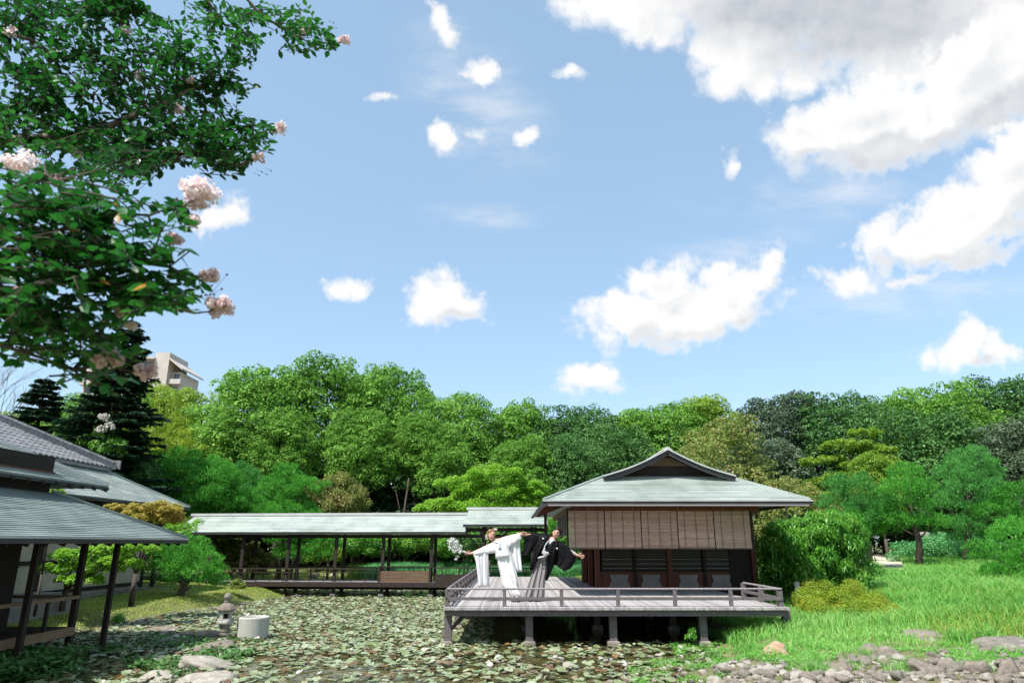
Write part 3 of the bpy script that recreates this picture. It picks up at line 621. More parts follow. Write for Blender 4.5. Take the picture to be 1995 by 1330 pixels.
hk('ridge_end_tile',MB().bar(P0-d_*.15+V((0,0,.05)),P0-d_*.15+V((0,0,.36)),.26,.07),'tile')
hk('eave_board',MB().bar((hx,hy,hz-.07),(hx,8,hz-.07),.06,.09),'eavedark'); hk('eave_board',MB().bar((hx-12,hy,hz-.07),(hx,hy,hz-.07),.06,.09),'eavedark')
hk('hip_ridge',MB().bar((hx,hy,hz+.03),(hx-t1,hy-t1,hz+hs*t1+.03),.08,.05),'copper')
wx=-13.3; hb=.55; wt=hz+.45
hk('plaster_wall',MB().box(wx-.1,wx,8,25.9,hb-.6,wt),'plaster'); hk('plaster_wall',MB().box(wx-9,wx-.1,25.8,25.9,hb-.6,wt),'plaster')
for i in range(10): y=25.85-i*1.9; hk('wall_post',MB().box(wx-.02,wx+.06,y-.07,y+.07,hb-.5,wt),'darkwood')
for z in (hb+.95,hb+1.75,hb+.12): hk('wall_rail',MB().bar((wx+.03,25.8,z),(wx+.03,8,z),.05,.11),'darkwood')
hk('upper_screen',MB().box(wx,wx+.02,8,25.7,hb+1.8,wt),'darkwood')
hk('stone_plinth',MB().box(wx-.2,wx+.25,8,26,hb-.7,hb-.02),'stone'); hk('entry_step',MB().box(wx+.3,wx+1.3,16.2,19.5,hb-.4,hb+.22),'white_plaster')
hk('entry_step',MB().box(wx+1.35,wx+1.9,16.4,19.0,hb-.4,hb+.05),'white_plaster')
for y in (26.6,): hk('eave_post',MB().box(hx-.9,hx-.78,y-.06,y+.06,.3,hz-.02),'postwood')

# ------------------------------------------------------------------ far apartment block
ab=empty('apartment_building',(-78,150,0),'beige concrete apartment block with balconies showing above the trees behind the dark fir','building')
al=-ab.location
def ak(name,mb,m,par=None):
    o=mb.build(name,M[m],par or ab)
    if not par:o.location=al
    return o
pA=at(292,692,150); pB=at(330,694,150); pC=at(366,725,152); zt_=pA.z
ak('stair_tower',MB().box(pB.x-2.6,pB.x+.6,149,158,0,zt_+.4),'concrete')
for k in range(9):
    z=zt_-1.2-3*k; ak('left_wing_storey',MB().box(pA.x-14,pB.x-2.7,150,160,z-3,z-.02),'concrete')
    bal=ak('balcony',MB().box(pA.x-14,pB.x-2.7,148.4,149.9,z-3.0,z-1.9),'concrete'); MB().box(pA.x-13.6,pB.x-3.2,149.95,149.99,z-1.9,z-.35).build('window',M['concrete_dark'],bal)
for k in range(8):
    z=pC.z-.2-3*k-(.0); ak('right_wing_storey',MB().box(pB.x+.7,pC.x-1.0,151,160,z-3,z-.02),'concrete')
    bal=ak('balcony',MB().box(pB.x+.7,pC.x-.3,149.6,150.95,z-3,z-1.9),'concrete'); MB().box(pB.x+1.2,pC.x-1.2,150.96,150.99,z-1.9,z-.4).build('window',M['concrete_dark'],bal)
ak('roof_slab',MB().add([(pB.x+.6,149,zt_-1.2),(pC.x+.1,149,pC.z-.15),(pC.x+.1,149,pC.z+.25),(pB.x+.6,149,zt_-.7),(pB.x+.6,160,zt_-1.2),(pC.x+.1,160,pC.z-.15),(pC.x+.1,160,pC.z+.25),(pB.x+.6,160,zt_-.7)],[(0,1,2,3),(7,6,5,4),(3,2,6,7),(0,4,5,1),(1,5,6,2),(0,3,7,4)]),'concrete')
ak('roof_slab',MB().box(pA.x-14.4,pB.x-2.5,148.3,160,zt_-1.19,zt_-.8),'concrete')
# ------------------------------------------------------------------ foliage
def unit(a): return a/np.maximum(1e-9,np.linalg.norm(a,axis=1,keepdims=True))
def leafquads(C,D,Nn,L,W):
    D=unit(D); Sd=unit(np.cross(D,Nn)); L=np.broadcast_to(np.asarray(L,float),(len(C),)).reshape(-1,1); W=np.broadcast_to(np.asarray(W,float),(len(C),)).reshape(-1,1)
    up=unit(np.cross(Sd,D))
    mid=C+D*L*.45
    Vv=np.stack([C,mid+Sd*W*.5+up*W*.12,C+D*L-up*L*.08,mid-Sd*W*.5+up*W*.12],1).reshape(-1,3)
    n=len(C); f=np.arange(4*n).reshape(n,4); return Vv,f
def blob_pts(B,dens,r,shell=(.78,1.06),zmin=-.5,inner=.12):
    B=np.asarray(B,float); area=4*math.pi*((B[:,3]*B[:,4])**1.6/3+(B[:,3]*B[:,5])**1.6/3+(B[:,4]*B[:,5])**1.6/3)**(1/1.6)
    cnt=np.maximum(3,(area*dens)).astype(int); idx=np.repeat(np.arange(len(B)),cnt); n=len(idx)
    d=unit(r.normal(size=(n,3))); keep=(d[:,2]>zmin)|(r.random(n)<.25); d=d[keep]; idx=idx[keep]; n=len(idx)
    rad=np.where(r.random(n)<inner,r.uniform(.3,.8,n),r.uniform(shell[0],shell[1],n))[:,None]
    P=B[idx,:3]+d*rad*B[idx,3:6]; nn=unit(d/B[idx,3:6]); return P,nn,idx
def foliage(B,dens,L,W,r,mode='broad',zmin=-.5,**k):
    P,nn,idx=blob_pts(B,dens,r,zmin=zmin,**k); n=len(P); rn=r.normal(size=(n,3)); LL=L*r.uniform(.65,1.3,n); WW=W*r.uniform(.7,1.25,n)
    if mode=='broad': N2=unit(nn+.55*rn+np.array([0,0,.35])); D=np.cross(N2,r.normal(size=(n,3)))+nn*.25-np.array([0,0,.15])
    elif mode=='needle': D=unit(nn*.9+np.array([0,0,.75])+.45*rn); N2=unit(r.normal(size=(n,3)))
    elif mode=='droop': D=unit(nn*.55+np.array([0,0,-.55])+.4*rn); N2=unit(nn+.5*rn)
    elif mode=='flat': N2=unit(np.array([0,0,1.])+.4*rn+nn*.3); D=np.cross(N2,r.normal(size=(n,3)))+nn*.4
    return leafquads(P-unit(D)*LL[:,None]*.5,D,N2,LL,WW)
def sublobes(B,k,f,r,zlo=-.1,jit=.2,flat=.75):
    out=[]
    for b in np.asarray(B,float):
        n=k
        for i in range(n):
            z=zlo+(1-zlo)*((i+.5)/n); a=i*2.39996+r.uniform(-.4,.4); s=math.sqrt(max(0,1-z*z))
            d=np.array([s*math.cos(a),s*math.sin(a),z])+r.normal(size=3)*jit*.4
            q=f*r.uniform(.75,1.25)
            c=b[:3]+d*b[3:6]*(1-q*.2); rr=b[3:6].mean()*q
            out.append([*c,rr,rr,rr*flat])
    return np.array(out)
def vmesh(name,parts,m,midx=None):
    Vs=[];Fs=[];n=0
    for a,b in parts: Vs.append(a);Fs.append(b+n);n+=len(a)
    return np_mesh(name,np.concatenate(Vs),np.concatenate(Fs),m)
G3=lambda *a:[tuple(x) for x in a]
M['camphor']=leafmat('camphor_leaves',G3((.05,.13,.016),(.10,.235,.03),(.165,.35,.05),(.26,.45,.085)),.28,.6,.2,.9)
M['darkleaf']=leafmat('evergreen_leaves',G3((.028,.08,.016),(.05,.14,.032),(.085,.20,.05),(.14,.27,.08)),.22,.6,.22,.9)
M['greyleaf']=leafmat('greyish_leaves',G3((.025,.05,.025),(.055,.10,.05),(.10,.155,.08),(.17,.22,.13)),.2,.6,.25,.9)
M['yellowgreen']=leafmat('yellow_green_leaves',G3((.06,.13,.015),(.12,.24,.02),(.20,.33,.03),(.28,.40,.05)),.35,.5,.4,.3)
M['bamboo']=leafmat('bamboo_leaves',G3((.07,.15,.012),(.15,.25,.015),(.27,.36,.02),(.40,.45,.05)),.38,.5,.4,.16)
M['maple']=leafmat('maple_leaves',G3((.05,.14,.01),(.10,.26,.015),(.18,.37,.03),(.26,.44,.05)),.42,.5,.35,.6)
M['autumn']=leafmat('turning_leaves',G3((.07,.14,.02),(.13,.22,.035),(.22,.26,.06),(.33,.22,.10)),.3,.5,.35,.22)
M['orange']=leafmat('orange_tinted_leaves',G3((.13,.19,.03),(.24,.25,.035),(.38,.28,.05),(.42,.36,.12)),.4,.5,.35,1.2)
M['olive']=leafmat('olive_leaves',G3((.06,.10,.015),(.12,.17,.03),(.20,.23,.05),(.30,.24,.10)),.3,.5,.35,.8)
M['needle']=leafmat('pine_needles',G3((.03,.13,.012),(.05,.22,.022),(.085,.32,.038),(.14,.42,.06)),.3,.6,.15,.5)
M['needle_far']=leafmat('blue_green_needles',G3((.03,.12,.022),(.05,.20,.035),(.08,.28,.055),(.13,.38,.085)),.3,.6,.15,.5)
M['fir']=leafmat('fir_needles',G3((.006,.022,.012),(.010,.038,.018),(.018,.06,.026),(.03,.085,.035)),.1,.5,.3,.5)
M['shrub']=leafmat('shrub_leaves',G3((.03,.12,.012),(.06,.22,.02),(.12,.33,.035),(.24,.42,.07)),.35,.4,.5,1.0)
M['azalea']=leafmat('azalea_leaves',G3((.09,.19,.012),(.17,.29,.02),(.28,.36,.025),(.38,.32,.04)),.3,.5,.35,1.6)
M['grass']=leafmat('tall_grass_blades',G3((.045,.16,.02),(.11,.33,.045),(.19,.45,.08),(.30,.48,.14)),.42,.5,.35,.22)
M['lawn']=leafmat('lawn_blades',G3((.16,.24,.03),(.24,.34,.045),(.33,.41,.08),(.42,.43,.16)),.35,.6,.3,.5)
M['reed']=leafmat('reed_blades',G3((.05,.19,.06),(.08,.28,.09),(.13,.38,.13),(.18,.42,.15)),.35,.5,.35,.5)
M['shadeleaf']=leafmat('shade_dark_leaves',G3((.006,.02,.006),(.012,.035,.010),(.02,.055,.016),(.03,.07,.02)),.1,.6,.3,.5)  # canopy shade built into a near-black leaf colour
M['twigs']=leafmat('bare_twigs',G3((.12,.09,.06),(.2,.15,.1),(.25,.2,.15)),0,.8,.2,.5)
M['whiteflower']=leafmat('white_blossom',G3((.45,.42,.38),(.6,.56,.5),(.7,.66,.6)),.2,.6,.3,1)
r0=np.random.default_rng(11)
def crown_broad(seed,m,lobes=26,leaf=.047,dens=560,name='crown',mode='broad',spread=.66,sub=11,H=1.75):
    r=np.random.default_rng(seed);B=[]
    for i in range(lobes):
        z=(i+.5)/lobes; a=i*2.4+r.uniform(-.5,.5); s=math.sqrt(max(0.02,1-(z*.95)**2.6))*spread*r.uniform(.75,1.15)*(.8+.2*min(1,z*3))
        q=r.uniform(.27,.40); B.append([s*math.cos(a),s*math.sin(a),z*(H-.3)+r.uniform(-.08,.08),q,q,q*.85])
    B=np.array(B); Sb=sublobes(B,sub,.42,r,-.3,flat=.8)
    a=foliage(Sb,dens*1.25,leaf,leaf*.62,r,mode,zmin=.0,inner=.05); core=B.copy(); core[:,3:]*=.8
    b=foliage(core,90,leaf*1.6,leaf*1.1,r,mode)
    return vmesh(name,[a,b],m),B
def trunk_mesh(B,h0,seed,rad=.035,m='bark',base=-1.1,top=.45,limbs=8):
    r=random.Random(seed);mb=MB();pts=[V((0,0,base))]
    for k in range(1,5): t=k/4; pts.append(V((r.uniform(-.05,.05)*t*2,r.uniform(-.05,.05)*t*2,base+(top-base)*t)))
    mb.tube(pts,[rad*1.35,rad,rad*.8,rad*.6,rad*.3],8)
    for i in range(limbs):
        b=B[i%len(B)];t=r.uniform(.35,.85);s=pts[0].lerp(pts[4],t);e=V((b[0],b[1],b[2]+b[5]*.2));mid=s.lerp(e,.5)+V((0,0,-.06))
        mb.tube([s,mid,e],[rad*.42,rad*.28,rad*.1],6)
    return mb.mesh('trunk',M[m],True)
def tree_at(name,crown,trunk,x,top,width,Y,label,cat='tree',group=None,hz=None,base=None,rz=None,depth=None,key=None):
    """root at the ground; crown mesh lives in unit space scaled by sx (half width) and sz (crown height)"""
    rad=width/2*(at(x+1,900,Y).x-at(x,900,Y).x); p=at(x,top,Y); g=float(terr(p.x,Y)); 
    rad*=1.32 if key!='under' else 1.1; ch=(p.z-g)*.9 if key=='under' else rad
    root=empty(name,(p.x,Y,g-.05),label,cat,group,rz if rz is not None else random.uniform(0,6.28))
    CH=ch*(1.0 if key=='under' else 1.72); cz=p.z-g-CH*1.0
    c=link('crown',crown,root,loc=(0,0,cz),scale=(rad,depth or rad,ch))
    # trunk reaches from ground to crown
    t=link('trunk',trunk,root,loc=(0,0,cz),scale=(rad,rad,rad if key!='under' else max(ch*.9,cz)))
    if key!='under' and cz>1.05*rad: MB().tube([(0,0,-.1),(0,0,cz-1.0*rad)],[.055*rad,.048*rad],8).build('lower_trunk',M['bark'],root,True)
    return root
CR={};
def variants(key,m,seeds,**k):
    out=[]
    for s in seeds:
        c,B=crown_broad(s,M[m],**k); out.append((c,trunk_mesh(B,0,s,top=.9)))
    CR[key]=out
variants('camphor','camphor',(1,2,3,4))
variants('dark','darkleaf',(11,12))
variants('grey','greyleaf',(15,),)
variants('yg','yellowgreen',(21,),leaf=.055,dens=420)
variants('autumn','autumn',(25,),leaf=.05,dens=430,lobes=15)
variants('under','shadeleaf',(31,),leaf=.07,dens=300,lobes=12,sub=10,H=1.0)
k_=0
def T(key,x,top,w,Y,label,hz=None,**kw):
    global k_; k_+=1; v=CR[key][k_%len(CR[key])]
    return tree_at('broadleaf_tree',v[0],v[1],x,top,w,Y,label,'tree','broadleaf trees of the wood behind the garden',hz,**kw)
T('camphor',505,712,215,46,'light green domed camphor tree directly right of the yellow bamboo grove')
T('camphor',650,699,200,48,'tallest light green tree of the wood, its dome highest over the corridor')
T('camphor',765,716,180,49,'broad light green tree on the right shoulder of the tallest dome')
T('camphor',705,800,125,44,'front light green crown below the tallest dome of the wood')
T('camphor',815,800,95,45,'narrow light green crown hanging below the right shoulder of the tall dome')
T('camphor',455,800,120,43,'small light green crown below the yellow bamboo, left of the tall trees')
T('camphor',890,770,150,52,'round green tree just right of the tall dome, left of the gap of sky')
T('camphor',862,832,115,45,'low rounded green tree in front, behind the bright maple top left')
T('camphor',1018,783,150,54,'green tree over the light gap in the wood, left of the tea pavilion')
T('camphor',1015,850,115,47,'lower green crown directly above the bright maple, under a patch of sky')
T('dark',1128,790,150,55,'dark green tree right of the sky gap, above the corridor end')
T('dark',1120,850,130,47,'dark shaded tree directly left of the pavilion gable')
T('camphor',1225,792,150,56,'mid green tree above the left slope of the pavilion gable')
T('dark',1205,835,140,50,'dark green tree behind the left slope of the pavilion roof')
T('camphor',1300,788,140,57,'mid green tree directly above the pavilion ridge')
T('yg',1372,770,120,58,'pale yellow-green tree rising over the right of the pavilion ridge')
T('autumn',1400,815,170,46,'olive and rust tinted tree right of the pavilion gable')
T('autumn',1350,865,130,40,'reddish olive tree just behind the pavilion gable, right side')
T('grey',1505,765,170,58,'grey-green dense round tree between the rusty tree and the large dark trees')
T('grey',1490,850,150,50,'grey-green tree with dark hollow below it above the right roof hip')
T('dark',1625,765,180,54,'dark green domed tree above the layered yellow-green maple')
T('camphor',1725,770,170,56,'green domed tree right of centre in the right hand wood')
T('dark',1790,800,220,48,'very broad green tree right of the layered maple')
T('camphor',1830,755,180,58,'green tree on the skyline in the rising right hand wood')
T('dark',1925,738,190,60,'tallest tree of the right hand wood, near the right edge')
T('dark',2000,760,190,58,'dark tree on the skyline cut by the right edge')
T('grey',1975,815,160,44,'dark olive tree at the right edge behind the pines')
T('autumn',1545,930,140,38,'low olive shrubby tree behind the right roof hip end')
T('yg',1700,880,90,38,'small bright yellow-green tree beneath the broad dark tree')
T('dark',745,830,210,61,'dark tree deep in the wood directly under the tallest light dome')
T('dark',960,840,170,62,'dark tree deep in the wood behind the left end of the bright maple')
T('yg',345,752,130,62,'yellow-green tree behind the bamboo just below the apartment block')
T('camphor',285,765,120,60,'green tree between the tall fir and the bamboo, below the apartment block')
T('camphor',560,800,120,43,'light green crown in front between the two left domes')
T('camphor',175,770,170,50,'light green tree seen under the pink blossom between the two firs',)
T('yg',30,800,150,44,'yellow-green tree at the left edge above the tiled roof')
T('camphor',140,838,130,33,'pale green low tree above the tiled ridge')
T('camphor',60,845,110,36,'low green tree at the far left above the tiled roof')
# understorey with shade built into its leaf colour, and trees outside the frame
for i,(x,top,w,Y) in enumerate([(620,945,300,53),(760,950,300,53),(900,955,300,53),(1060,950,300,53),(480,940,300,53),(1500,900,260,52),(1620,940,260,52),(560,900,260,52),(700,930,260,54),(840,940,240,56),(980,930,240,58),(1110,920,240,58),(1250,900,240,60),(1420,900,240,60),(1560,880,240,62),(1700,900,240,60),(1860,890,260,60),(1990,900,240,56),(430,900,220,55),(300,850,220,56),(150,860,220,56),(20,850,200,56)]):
    x0=at(x,900,Y).x; tree_at('understorey_tree',CR['under'][0][0],CR['under'][0][1],x,max(top,880),w*1.1,Y-4,'low evergreen with shade in its leaf colour, standing among the trunks of the wood','tree','dark evergreens beneath the wood',key='under')
for i,(X,Y,hgt,rad,key) in enumerate([(-45,40,14,6,'camphor'),(-52,52,15,6,'dark'),(46,42,15,6.5,'dark'),(54,50,16,7,'camphor'),(40,30,12,5,'dark'),(-40,28,12,5,'camphor')]):
    v=CR[key][0];g=float(terr(X,Y)); root=empty('broadleaf_tree',(X,Y,g),'green tree of the wood standing outside the picture to the side','tree','broadleaf trees outside the picture',i)
    link('crown',v[0],root,loc=(0,0,hgt-rad*1.75),scale=(rad,rad,rad)); link('trunk',v[1],root,loc=(0,0,hgt-rad*1.75),scale=(rad,rad,rad))
# slender bare trunks in the dark of the wood
tk_=[(868,905,44),(905,880,47),(785,930,43),(620,900,45),(560,905,44),(1010,900,50),(980,905,46)]
for i,(x,top,Y) in enumerate(tk_):
    p=at(x,top,Y);g=float(terr(p.x,Y)); mb=MB();a=random.uniform(-.6,.6)
    mb.tube([(0,0,0),(a*.3,0,(p.z-g)*.5),(a,.2,p.z-g)],[.09,.07,.04],7).tube([(a*.3,0,(p.z-g)*.5),(a*.3-.7,.3,(p.z-g)*.95)],[.04,.02],6)
    o=mb.build('slender_tree_trunk',M['bark'],None,True,loc=(p.x,Y,g)); tag(o,'slender bare trunk standing in the dark shade beneath the wood','tree trunk','bare trunks beneath the wood')

# conifers (dark firs on the left)
def fir(seed,H,Rr,leaf=.24):
    r=np.random.default_rng(seed);P=[];D=[];Nn=[];L=[];mb=MB();mb.tube([(0,0,0),(0,0,H*.6),(0,0,H)],[.22,.12,.02],8)
    z=H*.12
    while z<H*.99:
        t=z/H; R_=Rr*(1-t)**.7*r.uniform(.8,1.15)+.12; nb=int(11+7*(1-t))
        for i in range(nb):
            a=r.uniform(0,6.28); rr=R_*r.uniform(.65,1.1); dx=np.array([math.cos(a),math.sin(a),0]); side=np.array([-dx[1],dx[0],0])
            tip=np.array([0,0,z])+dx*rr+np.array([0,0,.10*rr-.12*rr*rr*.25]); mb.tube([(0,0,z),tuple((np.array([0,0,z])+tip)/2+np.array([0,0,-.03*rr])),tuple(tip)],[.03,.02,.008],4)
            m=int(26+95*rr)
            s=r.uniform(.12,1,m)**.8; w=(1-s)*.42*rr+.10; q=r.uniform(-1,1,m)
            c=np.array([0,0,z])[None]*(1-s[:,None])+tip[None]*s[:,None]+side[None]*(q*w)[:,None]+np.array([0,0,-.05])[None]*np.abs(q)[:,None]
            P.append(c);D.append(dx[None]*.8+side[None]*np.sign(q)[:,None]*.8+r.normal(size=(m,3))*.2+np.array([0,0,-.15]));Nn.append(r.normal(size=(m,3))*.35+np.array([0,0,1.]));L.append(np.full(m,leaf)*r.uniform(.7,1.3,m))
        z+=H*.028+.10*(1-t)
    P=np.concatenate(P);L=np.concatenate(L)
    v,f=leafquads(P,np.concatenate(D),np.concatenate(Nn),L,L*.35)
    return np_mesh('crown',v,f,M['fir']),mb.mesh('trunk',M['bark'])
def place_fir(seed,x,top,w,Y,label):
    p=at(x,top,Y);g=float(terr(p.x,Y));H=p.z-g;Rr=w/2*(at(x+1,900,Y).x-at(x,900,Y).x)
    c,t=fir(seed,H,Rr); root=empty('fir_tree',(p.x,Y,g),label,'fir tree','firs behind the tiled hall'); link('crown',c,root);link('trunk',t,root)
place_fir(5,255,622,300,30,'tall black-green fir rising behind the blossom branch, in front of the apartment block')
place_fir(6,92,733,240,33,'shorter dark fir left of the tall one, above the tiled roof')
place_fir(8,165,800,120,34,'low dark fir between the two taller firs')
# bamboo grove
M['yellowculm']=mat('yellow_green_culm',(.16,.20,.04),(.26,.30,.08),3,.5)
def plume(seed,Rr,H,n=20,m='bamboo'):
    r=np.random.default_rng(seed);B=[];mb=MB()
    for i in range(n):
        a=r.uniform(0,6.28);R_=math.sqrt(r.random())*Rr*.8;bx,by=R_*math.cos(a),R_*math.sin(a);h=H*r.uniform(.68,.99);lean=r.uniform(.4,1.3);la=r.uniform(0,6.28)
        lx,ly=lean*math.cos(la),lean*math.sin(la)
        mb.tube([(bx,by,-.1),(bx,by,h*.5),(bx+lx*.5,by+ly*.5,h*.85),(bx+lx,by+ly,h*.97)],[.05,.04,.02,.01],5)
        for k in range(11):
            t=.22+.78*k/10; q=(.75-.4*t)*r.uniform(.8,1.3); B.append([bx+lx*t**3+r.uniform(-.3,.3),by+ly*t**3+r.uniform(-.3,.3),h*t*.98,q,q,q*.75])
    v=foliage(np.array(B),26,.30,.05,r,'droop',zmin=-.6,shell=(.3,1.3),inner=.3)
    return vmesh('crown',[v],M[m]),mb.mesh('culms',M['yellowculm'])
for i,(x,top,w,Y,lab) in enumerate([(330,742,150,44,'yellow-green bamboo clump right below the apartment block'),(395,745,130,46,'yellow bamboo clump in the middle of the grove'),(440,748,110,47,'yellow-green bamboo clump touching the light green dome'),(300,800,120,40,'yellow-green bamboo clump just right of the tall fir'),(385,820,130,41,'lower front bamboo clump with drooping yellow-green plumes')]):
    p=at(x,top,Y);g=float(terr(p.x,Y));Rr=w/2*(at(x+1,900,Y).x-at(x,900,Y).x);H=p.z-g;c,t=plume(41+i,Rr,H)
    root=empty('bamboo_clump',(p.x,Y,g),lab,'bamboo','bamboo grove on the left',i*1.3); link('crown',c,root);link('culms',t,root)

# pines, cushion shaped
def pine(name,label,x,top,w,Y,pads,seed,m='needle',base=None,leaf=.13,dens=330,trunk_to=None,group='cloud pruned pines'):
    """pads: (dx px, dy px, half width px, half height px[, depth offset m])"""
    r=np.random.default_rng(seed);px=(at(x+1,950,Y).x-at(x,950,Y).x)
    p0=at(x,top,Y);g=float(terr(p0.x,Y)) if base is None else base; root=empty(name,(p0.x,Y,g),label,'pine tree',group)
    B=[];wf=.82 if x>1600 and x<1960 else .98
    for q in pads:
        c=at(x+q[0]*wf,top+q[1],Y);B.append([c.x-p0.x,(q[4] if len(q)>4 else r.uniform(-.5,.5)*q[2]*px),c.z-g,q[2]*px*wf,q[2]*px*.85,q[3]*px*1.25])
    B=np.array(B);Sb=sublobes(B,24,.25,r,-.25,flat=.75); 
    v1=foliage(Sb,dens,leaf,leaf*.16,r,'needle',zmin=-.15); v2=foliage(B*np.array([1,1,1,.8,.8,.7]),dens*.35,leaf*1.1,leaf*.3,r,'needle',zmin=-.3)
    link('crown',vmesh('crown',[v1,v2],M[m]),root)
    mb=MB();tx_,tz_=((at(trunk_to[0],trunk_to[1],Y).x-p0.x),0) if trunk_to else (0,0)
    topz=B[:,2].max()-.1;pts=[V((tx_,0,-.1)),V((tx_*.7+.12,0,topz*.3)),V((tx_*.35-.08,.05,topz*.6)),V((0,0,topz*.95))]
    mb.tube(pts,[.15,.12,.09,.04],8)
    for b in B:
        t=min(.95,max(.2,(b[2]-b[5]*.6)/topz*.85));i=min(2,int(t*3));s=pts[i].lerp(pts[i+1],t*3-i);e=V((b[0],b[1],b[2]-b[5]*.3));mb.tube([s,s.lerp(e,.5)+V((0,0,-.05)),e],[.05,.035,.015],6)
    link('trunk',mb.mesh('trunk',M['bark'],True),root); return root
pine('pine_tree','broad rounded bright green pine nearest the tiled hall roof corner',350,880,210,33,[(-10,30,70,26),(60,55,62,30),(-40,75,60,28),(30,95,75,30),(100,105,50,30),(-20,130,80,30),(60,145,70,28)],51,leaf=.17)
pine('pine_tree','blue-green pine between the broad pine and the stubby one, behind the corridor',465,905,120,36,[(0,22,36,18),(-25,60,50,25),(35,65,45,26),(0,95,70,28)],52,'needle_far',leaf=.17)
pine('pine_tree','domed green pine over the corridor roof, left of the rusty weeping maple',560,905,150,34,[(0,16,26,14),(-22,45,42,20),(30,52,50,22),(-5,80,75,24),(10,110,72,24)],53,'needle',leaf=.17)
pine('pine_tree','green pine seen below the corridor roof beside its posts',590,1040,130,33,[(-30,10,40,14),(30,18,45,16),(5,40,50,14)],54,'needle',trunk_to=(548,1120),leaf=.15)
pine('pine_tree','leftmost pine right of the pavilion, wide layered blue-green pads',1668,925,140,30,[(0,22,55,20),(-30,55,45,20),(30,60,55,20),(0,90,60,20),(-20,110,50,16)],55,'needle_far')
pine('pine_tree','green pine with leaning bare trunk above the gravel path',1768,905,130,29,[(0,16,36,15),(-30,50,48,18),(32,45,42,18),(0,80,60,18),(-25,110,48,14),(42,115,40,15)],56,'needle',trunk_to=(1790,1105))
pine('pine_tree','large blue-green pine second from the right edge',1888,875,170,30,[(10,20,48,20),(-35,50,45,20),(45,50,45,20),(0,85,70,22),(-55,110,42,16),(50,120,60,20),(-20,150,55,18),(30,170,55,16)],57,'needle_far',trunk_to=(1882,1120))
pine('pine_tree','pine at the right edge beside the large blue-green one',1985,945,110,28,[(0,18,45,18),(-15,50,50,18),(10,85,55,18)],58,'needle')
pine('pine_tree','low spreading pine on the grass at the right edge',1990,1030,140,22,[(10,10,60,24),(-40,50,50,24),(20,60,60,26),(-10,95,65,22),(-55,85,30,14)],59,'needle')
pine('pine_bush','rounded soft green pine bush on the lawn left of the corridor',362,1058,130,24,[(0,20,50,24),(-30,50,45,24),(30,50,48,26),(0,75,62,22)],60,'needle',group='bushes on the lawn')
pine('pine_bush','small green pine shaped bush above the tiled ridge',190,868,80,30,[(0,12,50,16),(-20,22,40,14)],61,'needle',group='bushes behind the tiled hall')
# airy maples, shrubs: blob lists in pixels
def shrub(name,label,cat,x,top,Y,pads,seed,m,leaf,aspect,dens,mode='flat',base=None,sub=12,f=.4,group=None,trunk='bark',zmin=-.5,tr=.06):
    r=np.random.default_rng(seed);px=(at(x+1,950,Y).x-at(x,950,Y).x);p0=at(x,top,Y);g=float(terr(p0.x,Y)) if base is None else base
    root=empty(name,(p0.x,Y,g),label,cat,group);B=[]
    for q in pads:
        c=at(x+q[0],top+q[1],Y);B.append([c.x-p0.x,(q[4] if len(q)>4 else r.uniform(-.5,.5)*q[2]*px),c.z-g,q[2]*px,q[2]*px*.9,q[3]*px*1.05])
    B=np.array(B);Sb=sublobes(B,sub,f,r,-.3,flat=.55 if mode=='flat' else .9)
    link('crown',vmesh('crown',[foliage(Sb,dens,leaf,leaf*aspect,r,mode,zmin=zmin,shell=(.6,1.15)),foliage(B*np.array([1,1,1,.75,.75,.7]),dens*.3,leaf*1.1,leaf*aspect,r,mode)],M[m]),root)
    if trunk:
        mb=MB();topz=B[:,2].max();j=V((0,0,topz*.3));mb.tube([V((0,0,-.1)),j],[tr*1.3,tr],7)
        for b in B: e=V((b[0],b[1],b[2]));mb.tube([j,j.lerp(e,.5)+V((0,0,.05)),e],[tr*.7,tr*.45,tr*.12],5)
        link('stems',mb.mesh('stems',M[trunk],True),root)
    return root
shrub('maple_tree','bright green spreading maple behind the raised part of the corridor roof','maple tree',955,905,33,[(10,22,50,16),(-50,40,45,16),(60,45,42,18),(0,60,75,18),(-90,85,48,14),(-30,90,60,14),(60,80,50,16),(85,55,28,20)],71,'maple',.12,.7,260,f=.36)
shrub('weeping_maple','rusty olive weeping maple above the corridor roof beside the dark wood','maple tree',652,925,35,[(0,20,38,16),(-30,45,32,22),(30,50,36,24),(0,65,50,26)],72,'olive',.15,.35,260,'droop')
shrub('maple_tree','layered yellow-green maple in front of the dark right hand wood','maple tree',1655,835,42,[(30,10,32,8),(-10,35,42,10),(40,45,38,10),(-40,62,40,10),(20,75,50,10),(-10,100,50,10),(-50,110,36,12),(-65,140,40,14)],73,'yellowgreen',.15,.6,230,f=.36)
shrub('small_tree','small orange-tinted tree between the two left roofs','maple tree',285,978,19.5,[(-38,20,32,15),(28,14,34,12),(0,32,48,14),(38,32,26,14),(-62,12,18,8)],74,'orange',.075,.7,700,f=.4,base=.5)
shrub('small_tree','sprig of yellow-green leaves under the upper roof eave of the left house','small tree',112,955,17,[(0,4,14,9),(-6,14,10,7)],75,'yellowgreen',.06,.6,900,base=.5,tr=.03)
shrub('maple_tree','dark green maple in the court under the left eave','maple tree',140,1075,18.2,[(0,10,44,14),(60,0,40,12),(-20,35,44,12),(50,32,44,13),(100,20,35,11),(20,55,40,9),(120,-5,40,8)],76,'maple',.085,.7,520,f=.38,base=.5)
shrub('maple_tree','shady green and rust maple behind the corridor posts','maple tree',455,1050,31,[(0,20,45,18),(40,40,35,18),(-35,10,35,16),(10,60,50,16)],77,'olive',.11,.6,380,f=.38)
